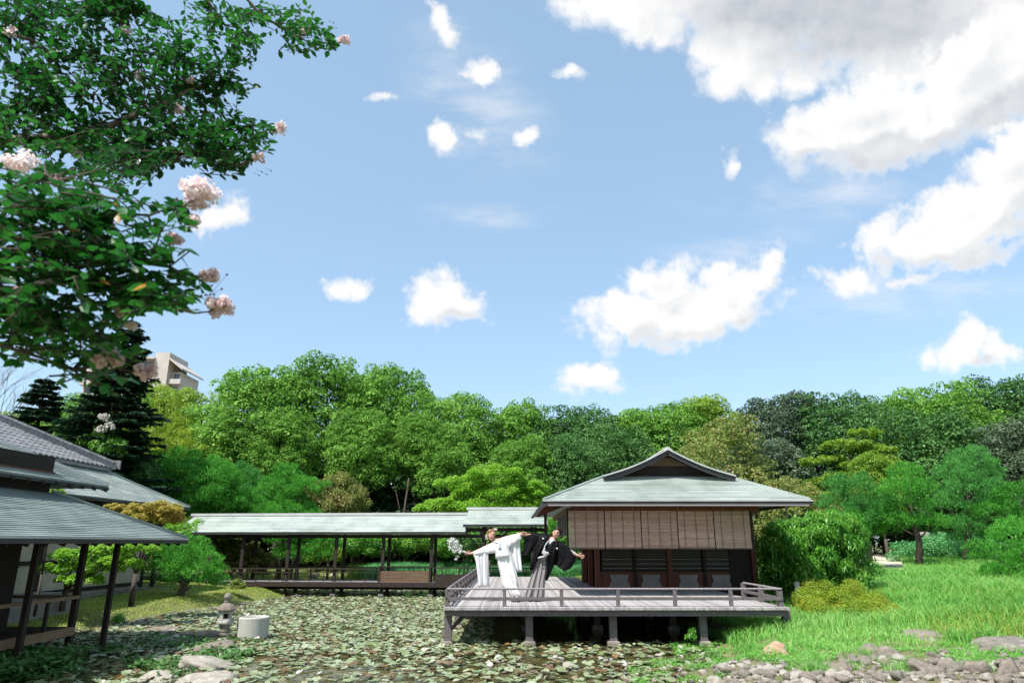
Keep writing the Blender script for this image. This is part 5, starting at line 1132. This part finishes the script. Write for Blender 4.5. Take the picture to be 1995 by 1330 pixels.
for cx,cy,rx,ry,Y,_,n in regs:
    for i in range(int(n*.82)):
        a=random.uniform(0,6.28);q=math.sqrt(random.random());Yv=Y+random.gauss(0,.16);tip=tp_(cx+rx*q*math.cos(a),cy+ry*q*math.sin(a),Yv)
        d2=((SA-np.array(tip))**2).sum(1);cand=np.argsort(d2)[:6];s=V(SA[random.choice(list(cand))])
        if (tip-s).length>.9: s=tip+(s-tip).normalized()*.9
        if (tip-s).length<.16: s=tip+V((-.22,random.gauss(0,.06),random.uniform(-.05,.1)))
        mid=s.lerp(tip,.5)+V((random.gauss(0,.03),random.gauss(0,.03),random.uniform(-.02,.05)));tw.tube([s,mid,tip],[.0042,.003,.0012],4)
        L_=(tip-s).length; start=max(0,1-.34/L_); m=random.randint(8,13)
        for k in range(m):
            t=start+(1-start)*(k+.5)/m; p_=s.lerp(mid,t*2) if t<.5 else mid.lerp(tip,t*2-1); ax=(tip-mid).normalized()
            side=ax.cross(V((random.gauss(0,.4),random.gauss(0,.4),1))).normalized()*(1 if k%2 else -1)
            dd=(side*.9+ax*.55+V((random.gauss(0,.2),random.gauss(0,.2),random.gauss(-.1,.2)))) if k<m-1 else ax
            Cc.append(tuple(p_));Dd.append(tuple(dd));NN.append((random.gauss(0,.45),random.gauss(0,.45),1));LL.append(.052*random.uniform(.65,1.3))
tag(tw.build('twigs',M['bark'],cm),kind='stuff')
Cc=np.array(Cc);Dd=unit(np.array(Dd));NN=unit(np.array(NN));LL=np.array(LL)
tv=np.array([(0,0,0),(-.26,.28,.05),(0,.3,0),(.26,.28,.05),(-.25,.64,.04),(0,.66,-.015),(.25,.64,.04),(0,1,-.06)]);tf=np.array([(0,2,1),(0,3,2),(1,2,5),(1,5,4),(2,3,6),(2,6,5),(4,5,7),(5,6,7)])
near=np.argsort(Cc[:,1]+V(cm.location).y)[:0]
world=Cc+np.array(cm.location);size=LL/world[:,1];inv=(np.abs((world[:,0]/ (world[:,1]*cp+ (world[:,2]-EYE)*spn)))<.74);score=size*inv
big=np.argsort(-score)[:300];mask=np.zeros(len(Cc),bool);mask[big]=True
Sd=unit(np.cross(Dd,NN));Up=np.cross(Sd,Dd)
rest_=~mask
Vv=(Cc[rest_][:,None]+(tv[None,:,0:1]*Sd[rest_][:,None]+tv[None,:,1:2]*Dd[rest_][:,None]+tv[None,:,2:3]*Up[rest_][:,None])*LL[rest_][:,None,None]).reshape(-1,3)
Ff=(tf[None]+(np.arange(rest_.sum())*8)[:,None,None]).reshape(-1,3)
tag(link('leaves',np_mesh('leaves',Vv,Ff,M['myrtle'],smooth=False),cm),kind='stuff')
lm=np_mesh('leaf',tv,tf,M['myrtle']);lo=np_mesh('leaf_yellow',tv,tf,M['myrtle_old'])
for n_,i in enumerate(big):
    o=link('leaf',lo if n_%23==0 else lm,cm); mt=Matrix((tuple(Sd[i]),tuple(Dd[i]),tuple(Up[i]))).transposed().to_4x4(); o.matrix_local=Matrix.Translation(V(Cc[i]))@mt@Matrix.Scale(float(LL[i]),4)
def panicle(x,y,Y,rp,n=240,el=1.25,seed=0):
    c=tp_(x,y,Y);k=at(x+1,y,Y).x-at(x,y,Y).x;R_=rp*k;r=np.random.default_rng(seed+int(x));B=[]
    for i in range(9): d=unit(r.normal(size=(1,3)))[0];B.append([*(np.array(c)+d*R_*.55*[el,1,.85]),R_*.42,R_*.42,R_*.4])
    v,f=foliage(np.array(B),n/(9*4*3.14*(R_*.42)**2),.021,.019,r,'broad',zmin=-1,shell=(.6,1.15),inner=.2)
    link('blossom_cluster',np_mesh('blossom_cluster',v,f,M['blossom']),cm)
    s=V(SA[int(np.argmin(((SA-np.array(c))**2).sum(1)))]); MB().tube([s,s.lerp(c,.6)+V((0,0,-.01)),c],[.004,.003,.002],5).build('flower_stalk',M['bark'],cm)
for a in [(388,377,2.4,38,620),(425,597,2.45,28,430),(409,535,2.45,18,260),(545,250,3.9,17,260,),(672,78,4.05,13,170),(505,308,3.8,13,150),(40,315,2.9,32,420),(205,700,2.55,32,480),(285,722,2.6,20,260),(110,355,2.8,16,140),(350,212,3.8,12,140),(270,150,3.8,12,120),(245,62,3.8,14,140),(340,465,2.35,18,200),(372,430,2.4,18,180),(240,605,2.4,16,180),(20,60,3.6,14,100),(370,155,3.85,9,90),(255,635,2.45,10,90),(150,300,3.5,12,90),(280,285,3.7,10,80),(595,60,4.0,10,60)]: panicle(*a[:4],n=a[4])
mb=MB();c0=tp_(408,575,2.45)
for x,y in [(442,535),(413,556),(432,563),(401,574),(417,574),(392,576),(411,587),(352,570),(250,613),(258,620),(243,625),(510,335),(520,340),(528,333),(505,342),(650,45),(655,55),(462,90),(470,97),(455,105),(465,101)]:
    p_=tp_(x,y,2.45 if y>500 else 3.85); mb.lathe(p_,[(.001,-.0045),(.0045,-.002),(.0045,.002),(.001,.0045)],6); 
    b=(c0 if y>500 and x>380 else p_+V((-.04,0,.02))); mb.tube([b,p_],[.0012,.0008],3)
tag(mb.build('seed_buds',M['berry'],cm),kind='stuff')
# ------------------------------------------------------------------ people
YP=16.35
def pw(x,y,dy=0.): return at(x,y,YP+dy)
def crop(x,y,dy=0.): return pw(880+x/7.125,1010+y/7.125,dy)      # a spot measured on the couple's enlargement
def ring_el(c,ax,ay,n=20,ang=0,up=None,ph=0,amp=0,k=0):
    """ellipse ring: ax along x (tilted by ang in the xz plane), ay along y"""
    c=V(c);u=V((math.cos(ang),0,math.sin(ang)));out=[]
    for i in range(n):
        t=2*math.pi*i/n; m=1+amp*math.cos(k*t+ph); out.append(c+u*(ax*m*math.cos(t))+V((0,ay*m*math.sin(t),0)))
    return out
def cloth(name,L,Rt,th,m,parent,rows=14,fold=.02,nf=3,seed=0,dy=0.,mats=None,cols=22):
    """a hanging double layer of cloth between left and right edge curves (lists of crop points, top to bottom)"""
    r=random.Random(seed);ph=r.uniform(0,6)
    def curve(P,t):
        s=t*(len(P)-1);i=min(len(P)-2,int(s));a=P[i];b=P[i+1];q=s-i;return a[0]+(b[0]-a[0])*q,a[1]+(b[1]-a[1])*q,(a[2] if len(a)>2 else 0)+((b[2] if len(b)>2 else 0)-(a[2] if len(a)>2 else 0))*q
    Vs=[];Fs=[]
    for side in (-1,1):
        for j in range(rows+1):
            t=j/rows;lx,ly,ld=curve(L,t);rx_,ry_,rd=curve(Rt,t)
            for i in range(cols+1):
                u=i/cols;e=(1-(2*u-1)**4)**.5 if 0<u<1 else 0; d=ld+(rd-ld)*u
                w=fold*(.25+t)*math.sin(u*nf*6.28+ph+1.1*t)+fold*.35*math.sin(u*nf*13+t*5+seed)
                Vs.append(crop(lx+(rx_-lx)*u,ly+(ry_-ly)*u,dy+d+w+side*th*.5*e*(1 if 0<j<rows else .5)))
    n1=(rows+1)*(cols+1)
    for s in (0,1):
        for j in range(rows):
            for i in range(cols):
                a=s*n1+j*(cols+1)+i;q=(a,a+1,a+cols+2,a+cols+1);Fs.append(q if s==0 else q[::-1])
    for i in range(cols):
        Fs.append((i,n1+i,n1+i+1,i+1));a=rows*(cols+1)+i;Fs.append((a,a+1,n1+a+1,n1+a))
    mb=MB();mb.add(Vs,Fs);o=mb.build(name,m,None,True);P=parent.location
    for v in o.data.vertices: v.co-=P
    o.parent=parent;return o
def body(name,parent,joints,edges,radii,head,skin,m2):
    """one continuous skin grown over the joints, with the head shaped on its neck"""
    me=bpy.data.meshes.new('tmp');me.from_pydata([tuple(j) for j in joints],edges,[]);o=bpy.data.objects.new('tmp',me);COL.objects.link(o)
    md=o.modifiers.new('s','SKIN');md.use_smooth_shade=True
    for i,r in enumerate(radii): d=me.skin_vertices[0].data[i];d.radius=(r,r);d.use_root=(i==0)
    o.modifiers.new('sub','SUBSURF').levels=1
    dg=bpy.context.evaluated_depsgraph_get();dg.update();ev=bpy.data.meshes.new_from_object(o.evaluated_get(dg));bpy.data.objects.remove(o)
    Vs=[v.co.copy() for v in ev.vertices];Fs=[tuple(p.vertices) for p in ev.polygons];mi=[0]*len(Fs)
    # head: superellipsoid with jaw, brow, nose, ears; eyes and mouth carry darker skin colour
    c,tilt,yaw=head; Rm=Matrix.Rotation(tilt,3,'Y')@Matrix.Rotation(yaw,3,'Z');n=len(Vs);U,Wn=28,20
    def hp(th,ph_):   # th around (0 = towards camera -y), ph from -pi/2..pi/2
        x=math.cos(ph_)*math.sin(th);y=-math.cos(ph_)*math.cos(th);z=math.sin(ph_)
        sx=.074*(1-.22*max(0,-z)**1.3);p=V((x*sx,y*.094,z*.118))
        if z<0: p.y+= .010*z*(1 if y>0 else -.6)
        f=math.exp(-((th/.17)**2)); p.y-= .020*f*math.exp(-((z+.12)/.16)**2)          # nose
        for s in(-1,1): p.y+=.008*math.exp(-(((th-s*.42)/.22)**2)-((z-.06)/.10)**2)   # eye sockets
        p.y-=.006*math.exp(-((th/.35)**2)-((z+.42)/.08)**2); p.y-=.007*math.exp(-((th/.4)**2)-((z+.78)/.14)**2)
        return p
    for j in range(Wn+1):
        for i in range(U): th=(2*math.pi*i/U+math.pi)%(2*math.pi)-math.pi; Vs.append(V(c)+Rm@hp(th,-math.pi/2+math.pi*j/Wn))
    for j in range(Wn):
        for i in range(U): Fs.append((n+j*U+i,n+j*U+(i+1)%U,n+(j+1)*U+(i+1)%U,n+(j+1)*U+i));mi.append(0)
    def patch(cx,cz,w,h,mm,y=-.089,k=8):
        a=len(Vs)
        for i in range(k): t=6.283*i/k;x=cx+w*math.cos(t);Vs.append(V(c)+Rm@V((x,y+abs(x)*.28,cz+h*math.sin(t))))
        Fs.append(tuple(range(a,a+k)));mi.append(mm)
    for s in(-1,1):
        patch(s*.031,.008,.016,.009,1,-.094); patch(s*.031,.030,.019,.005,1,-.096)
        a=MB().lathe((0,0,0),[(.001,-.03),(.014,-.018),(.017,.005),(.012,.024),(.001,.03)],8);b=len(Vs)
        for v in a.v: Vs.append(V(c)+Rm@V((s*.075+v[0]*.45,v[1]+.005,v[2])))
        for f in a.f: Fs.append(tuple(q+b for q in f));mi.append(0)
    patch(0,-.048,.024,.009,2,-.097)
    P=parent.location
    ob=link(name,np_mesh(name,[tuple(v-P) for v in Vs],Fs,[skin,m2,M['lip']],mi,True),parent);return ob
M['skin']=mat('skin',(.50,.27,.19),(.58,.33,.24),6,.55,0,spec=.35); M['hair_b']=mat('dark_hair',(.012,.008,.006),(.03,.02,.015),12,.45,.3,60,(1,1,6));M['hair_br']=mat('brown_blond_hair',(.12,.06,.025),(.30,.18,.09),14,.45,.4,60,(1,1,6))
M['lip']=mat('lips',(.40,.08,.07));M['kim']=mat('white_silk',(.66,.65,.63),(.74,.73,.71),3,.6,.2,25,spec=.4);M['kim2']=mat('white_silk_lining',(.56,.555,.55),(.64,.635,.63),4,.6,.2,20)
M['hao']=mat('black_silk_haori',(.004,.004,.0045),(.008,.008,.009),4,.7,.2,20,spec=.12);M['hak']=mat('grey_striped_hakama',(.17,.155,.15),(.25,.235,.225),14,.7,.1,40,(6,1,.15));M['cord']=mat('white_cord',(.7,.68,.66));M['collar']=mat('pale_grey_collar',(.42,.45,.50),(.5,.53,.58),5,.6)
def hand(j,e,r,wrist_i,base,fw,sp,scale=1.,curl=.2):
    """adds a palm and five jointed fingers; fw: direction of the fingers, sp: across the palm towards the thumb"""
    fw=V(fw).normalized();sp=V(sp).normalized();nr=fw.cross(sp).normalized();b=V(base);s=scale
    pi=len(j);j.append(b+fw*.045*s);e.append((wrist_i,pi));r.append(.024*s)
    for k,(off,ln) in enumerate(((.030,.070),(.010,.080),(-.010,.074),(-.029,.058))):
        a=len(j);j.append(b+fw*.088*s+sp*off*s);r.append(.0095*s);e.append((pi,a))
        j.append(j[a]+(fw+nr*curl)*ln*.5*s+sp*off*.25*s);r.append(.0085*s);e.append((a,a+1))
        j.append(j[a+1]+(fw*.8+nr*curl*1.8)*ln*.5*s+sp*off*.1*s);r.append(.007*s);e.append((a+1,a+2))
    a=len(j);j.append(b+fw*.035*s+sp*.038*s);r.append(.011*s);e.append((pi,a));j.append(j[a]+(fw*.7+sp*.7)*.032*s);r.append(.010*s);e.append((a,a+1));j.append(j[a+1]+(fw*.9+sp*.4)*.028*s);r.append(.008*s);e.append((a+1,a+2))
# --- bride
br=empty('person',tuple(crop(850,1110,0)),'person in a long-sleeved white kimono leaning left with a bouquet in the outstretched hand','person')
J=[crop(740,620)];Ed=[];Rr_=[.12]
def add(p,par,r): J.append(V(p));Ed.append((par,len(J)-1));Rr_.append(r);return len(J)-1
a=add(crop(710,480),0,.10);ch=add(crop(668,345),a,.12);nk=add(crop(600,300,-.01),ch,.05);add(crop(580,262,-.01),nk,.045)
sh=add(crop(590,350),ch,.055);el=add(crop(430,415,-.03),sh,.038);wr=add(crop(270,482,-.07),el,.026);hand(J,Ed,Rr_,wr,crop(262,483,-.07),(-1,-.1,.03),(.0,-.35,.95),1.,.5)
sh=add(crop(740,275),ch,.055);el=add(crop(850,238),sh,.038);wr=add(crop(950,220,-.02),el,.026);hand(J,Ed,Rr_,wr,crop(955,219,-.02),(1,0,.12),(0,-.5,.8),1.,.25)
for s,(hx_,kx,fx) in ((-1,(720,760,840)),(1,(770,800,900))):
    h=add(crop(hx_,640,-.02*s),0,.085);k=add(crop(kx,860,-.05*s),h,.055);f=add(crop(fx,1080,-.03*s),k,.035);t=add(crop(fx+6,1100,-.13-.03*s),f,.028)
br_body=body('body',br,J,Ed,Rr_,(crop(553,225,-.02),.20,.25),M['skin'],M['hair_b'])
cloth('kimono_body',[(560,335),(590,450),(625,520),(640,640),(668,740),(690,860),(700,930),(780,1000),(835,1085)],[(745,262),(790,420),(800,520),(835,640),(870,760),(905,880),(935,960),(965,1030),(985,1090)],.30,M['kim'],br,20,.018,4,1)
cloth('obi_sash',[(606,480,-.02),(612,560,-.02)],[(798,468,-.02),(812,545,-.02)],.36,M['kim2'],br,4,.004,2,2)
cloth('obi_cord',[(608,514,-.02),(610,524,-.02)],[(802,503,-.02),(804,513,-.02)],.375,M['cord'],br,2,.0,2,2)
cloth('over_robe_front',[(640,340,-.06),(680,480,-.09),(740,620,-.1),(800,760,-.1),(850,900,-.08)],[(740,262,-.02),(800,420,-.05),(860,600,-.05),(905,760,-.05),(935,930,-.05)],.10,M['kim'],br,14,.02,2,7)
cloth('upper_sleeve',[(285,468,-.06),(300,500,-.06)],[(620,310,0),(640,470,0)],.16,M['kim'],br,6,.01,2,3)
cloth('hanging_sleeve',[(300,480,-.08),(335,600,-.08),(360,800,-.07),(372,950,-.06)],[(505,430,-.04),(515,600,-.05),(520,780,-.05),(530,945,-.05)],.07,M['kim2'],br,14,.022,2,4)
cloth('upper_sleeve',[(690,262),(740,440)],[(958,196),(972,280)],.15,M['kim'],br,6,.012,3,5)
cloth('hanging_sleeve',[(785,270,.02),(800,420,.03),(830,560,.03),(870,735,.03)],[(945,215,0),(950,360,.02),(965,560,.02),(980,735,.02)],.07,M['kim2'],br,14,.02,2,6)
cloth('collar',[(575,312,-.1),(640,345,-.14),(650,430,-.15)],[(625,296,-.06),(690,300,-.12),(690,430,-.15)],.05,M['collar'],br,6,.0,2,8)
for x,y,d in ((845,1105,-.1),(905,1105,-.16)): 
    mb=MB();c=crop(x,y+6,d)-V(br.location);mb.loft([[V((c.x+.04*f*math.cos(t),c.y+.11*f*math.sin(t),c.z-.01+z)) for t in [6.283*i/12 for i in range(12)]] for f,z in ((.9,-.015),(1,0),(.95,.03),(.6,.055))]);mb.build('sandal_sock',M['cord'],br,True)
def hairblob(name,parent,pts,m,seed):
    r=np.random.default_rng(seed);mb=MB()
    for (x,y,d,rx,rz_,ry) in pts:
        c=crop(x,y,d)-V(parent.location);mb.loft([[V((c.x+rx*math.cos(ph)*math.cos(t)*(1+.05*math.sin(5*t+seed)),c.y+ry*math.cos(ph)*math.sin(t),c.z+rz_*math.sin(ph))) for t in [6.283*i/16 for i in range(16)]] for ph in [(-1.5+3.0*j/9) for j in range(10)]])
    return mb.build(name,M[m],parent,True)
hairblob('hair',br,[(540,200,.03,.088,.095,.10),(515,235,.02,.05,.075,.08),(500,260,.03,.035,.05,.05),(590,170,.02,.065,.05,.075),(545,175,-.03,.075,.05,.075)],'hair_br',1)
v,f=foliage(np.array([[*(crop(600,150,-.02)-V(br.location)),.05,.05,.035],[*(crop(490,250,.0)-V(br.location)),.045,.04,.06]]),2500,.03,.02,r0,'broad',zmin=-1);link('hair_ornament',np_mesh('hair_ornament',v,f,M['whiteflower']),br)
# --- bouquet in her hand
c=crop(45,395,-.1);bq=empty('bouquet',tuple(crop(200,470,-.09)),'white feathery bridal bouquet held out in the left hand of the white kimono','bouquet')
o_=V(bq.location);B=[]
for x,y,q in ((60,340,.075),(20,360,.08),(100,400,.07),(-20,330,.06),(50,420,.08),(10,300,.06),(120,450,.05),(80,520,.035),(60,560,.03),(-15,400,.05)):
    B.append([*(crop(x,y,-.1+random.uniform(-.05,.05))-o_),q,q,q])
v,f=foliage(np.array(B),1500,.045,.022,r0,'broad',zmin=-1,shell=(.5,1.3));link('white_flowers',np_mesh('white_flowers',v,f,mat('white_petals',(.66,.65,.62),(.78,.77,.74),9,.6)),bq)['kind']='stuff'
v,f=foliage(np.array(B[:6])*[1,1,1,1.1,1.1,1.1]-[0,0,.04,0,0,0],200,.06,.018,r0,'droop',zmin=-1);link('green_sprigs',np_mesh('green_sprigs',v,f,M['darkleaf']),bq)
MB().tube([crop(215,478,-.09)-o_,crop(150,450,-.1)-o_,crop(100,420,-.1)-o_],[.014,.018,.03],8).build('wrapped_stem',M['cord'],bq,True)
# --- groom
gm=empty('person',tuple(crop(1080,1110,.12)),'person in black crested haori and grey striped hakama leaning right with arms spread','person')
J=[crop(1262,600,.1)];Ed=[];Rr_=[.085]
a=add(crop(1280,480,.1),0,.09);ch=add(crop(1340,340,.1),a,.14);nk=add(crop(1410,285,.08),ch,.06);add(crop(1425,255,.07),nk,.055)
sh=add(crop(1285,255,.1),ch,.07);el=add(crop(1130,225,.1),sh,.045);wr=add(crop(1010,222,.05),el,.03);hand(J,Ed,Rr_,wr,crop(1004,222,.04),(-1,-.1,-.02),(0,-.5,.8),1.08,.35)
sh=add(crop(1455,345,.1),ch,.07);el=add(crop(1600,440,.06),sh,.045);wr=add(crop(1735,502,.0),el,.03);hand(J,Ed,Rr_,wr,crop(1740,504,.0),(1,-.1,-.28),(.25,-.35,.8),1.1,.1)
for s,(hx_,kx,fx) in ((-1,(1225,1170,1080)),(1,(1275,1240,1190))):
    h=add(crop(hx_,660,.1),0,.06);k=add(crop(kx,850,.1),h,.05);f=add(crop(fx,1085,.1),k,.04);t=add(crop(fx-6,1105,-.02),f,.032)
body('body',gm,J,Ed,Rr_,(crop(1448,205,.05),.22,-.12),M['skin'],M['hair_b'])
# pleated hakama
def pleats(name,L,Rt,th,m,parent,n,dy):
    Vs=[];Fs=[];rows=14;cols=n*6
    for j in range(rows+1):
        t=j/rows
        def cv(P): s=t*(len(P)-1);i=min(len(P)-2,int(s));q=s-i;return P[i][0]+(P[i+1][0]-P[i][0])*q,P[i][1]+(P[i+1][1]-P[i][1])*q
        lx,ly=cv(L);rx_,ry_=cv(Rt)
        for i in range(cols):
            a_=2*math.pi*i/cols;u=.5-.5*math.cos(a_);s=math.sin(a_);w=((i*n/cols*1.0)%1.0);pl=(.030+.03*t)*(w-.5)*(1 if t>.02 else .2)
            Vs.append(crop(lx+(rx_-lx)*u,ly+(ry_-ly)*u,dy-s*th*(.6+.6*t)+pl*(-1 if s>0 else 1)))
    for j in range(rows):
        for i in range(cols): a_=j*cols+i;b_=j*cols+(i+1)%cols;Fs.append((a_,b_,b_+cols,a_+cols))
    o=MB().add(Vs,Fs).build(name,m,None,False)
    for v in o.data.vertices: v.co-=parent.location
    o.parent=parent;return o
pleats('hakama_leg',[(1195,530),(1130,700),(1075,860),(1035,980),(1000,1105)],[(1265,535),(1225,720),(1200,860),(1170,980),(1130,1112)],.12,M['hak'],gm,7,.10)
pleats('hakama_leg',[(1205,530),(1180,700),(1150,860),(1125,980),(1085,1110)],[(1325,535),(1335,700),(1300,860),(1292,980),(1288,1108)],.13,M['hak'],gm,8,.10)
cloth('hakama_waistband',[(1190,515,-.02),(1188,560,-.02)],[(1335,515,-.02),(1335,560,-.02)],.32,M['hak'],gm,3,.0,1,1,.1)
cloth('under_kimono',[(1280,330,0),(1240,430,0),(1195,530,0)],[(1430,320,0),(1400,430,0),(1340,540,0)],.26,M['hao'],gm,8,.004,2,1,.1)
cloth('collar',[(1355,270,-.06),(1290,370,-.16),(1255,470,-.17)],[(1370,280,-.06),(1300,380,-.16),(1260,478,-.17)],.03,M['collar'],gm,6,0,1,1,.1)
cloth('collar',[(1365,265,-.05),(1368,300,-.09),(1350,360,-.12)],[(1440,275,-.03),(1420,305,-.09),(1375,350,-.12)],.04,M['collar'],gm,6,0,1,1,.1)
cloth('haori_front',[(1210,215,-.02),(1180,330,-.04),(1150,450,-.06),(1110,580,-.06),(1075,705,-.04)],[(1370,230,-.06),(1290,380,-.1),(1220,480,-.1),(1165,600,-.09),(1110,715,-.05)],.16,M['hao'],gm,14,.012,2,3,.1)
cloth('haori_front',[(1395,290,-.06),(1335,400,-.12),(1330,520,-.12),(1320,620,-.1),(1325,720,-.06),(1295,840,0)],[(1500,330,0),(1470,420,-.04),(1440,520,-.04),(1420,630,-.02),(1380,750,0),(1330,855,.02)],.17,M['hao'],gm,16,.012,2,4,.1)
cloth('haori_back',[(1225,215,.10),(1190,400,.10),(1150,560,.10),(1110,700,.10)],[(1500,320,.10),(1480,460,.10),(1430,640,.10),(1330,850,.10)],.10,M['hao'],gm,14,.015,2,5,.1)
cloth('haori_sleeve',[(1000,192,0),(1010,330,.0),(985,480,.0),(975,545,.0)],[(1340,200,0),(1260,300,.02),(1180,420,.03),(1100,480,.03)],.14,M['hao'],gm,12,.014,2,6,.1)
cloth('haori_sleeve',[(1410,290,0),(1440,450,.0),(1450,560,.02),(1430,640,.03),(1440,640,.03)],[(1520,310,0),(1740,490,-.05),(1725,580,-.03),(1660,690,0),(1560,725,.02)],.15,M['hao'],gm,14,.014,2,7,.1)
cloth('sleeve_lining',[(1650,425,-.14),(1662,450,-.14)],[(1728,475,-.16),(1722,492,-.16)],.01,M['collar'],gm,2,0,1,1,.1)
for x,y in ((1268,272),(1461,410)):
    c=crop(x,y,-.06)-V(gm.location);MB().loft([[c+V((.018*math.cos(t),k,.018*math.sin(t))) for t in [6.283*i/10 for i in range(10)]] for k in (-.008,.02)]).build('white_crest',M['cord'],gm)
mb=MB();q=MB();g0=V(gm.location);B=[]
for x,y,rr in ((1295,475,.055),(1325,482,.04),(1275,455,.035),(1305,500,.04),(1275,520,.02)): B.append([*(crop(x,y,-.12)-g0),rr,rr,rr])
v,f=foliage(np.array(B),6000,.022,.018,r0,'broad',zmin=-1,shell=(.4,1.15));link('white_pompom_cord',np_mesh('white_pompom_cord',v,f,M['cord']),gm)
mb.tube([crop(1200,545,-.1)-g0,crop(1240,530,-.12)-g0,crop(1290,520,-.13)-g0],.012,6).tube([crop(1290,400,-.1)-g0,crop(1296,440,-.12)-g0],.006,5).build('white_sash_knot',M['cord'],gm,True)
hairblob('hair',gm,[(1465,165,.10,.085,.07,.10),(1500,185,.12,.055,.085,.085),(1470,140,.05,.075,.04,.07),(1440,150,.02,.05,.025,.05)],'hair_b',2)
for x,d in ((1078,-.0),(1185,-.02)):
    mb=MB();c=crop(x,1112,d)-g0
    mb.loft([[V((c.x+.045*f*math.cos(t),c.y+.12*f*math.sin(t),c.z-.005+z)) for t in [6.283*i/12 for i in range(12)]] for f,z in ((.95,-.015),(1,0),(.9,.03),(.5,.05))]);mb.build('sandal',M['hao'],gm,True)
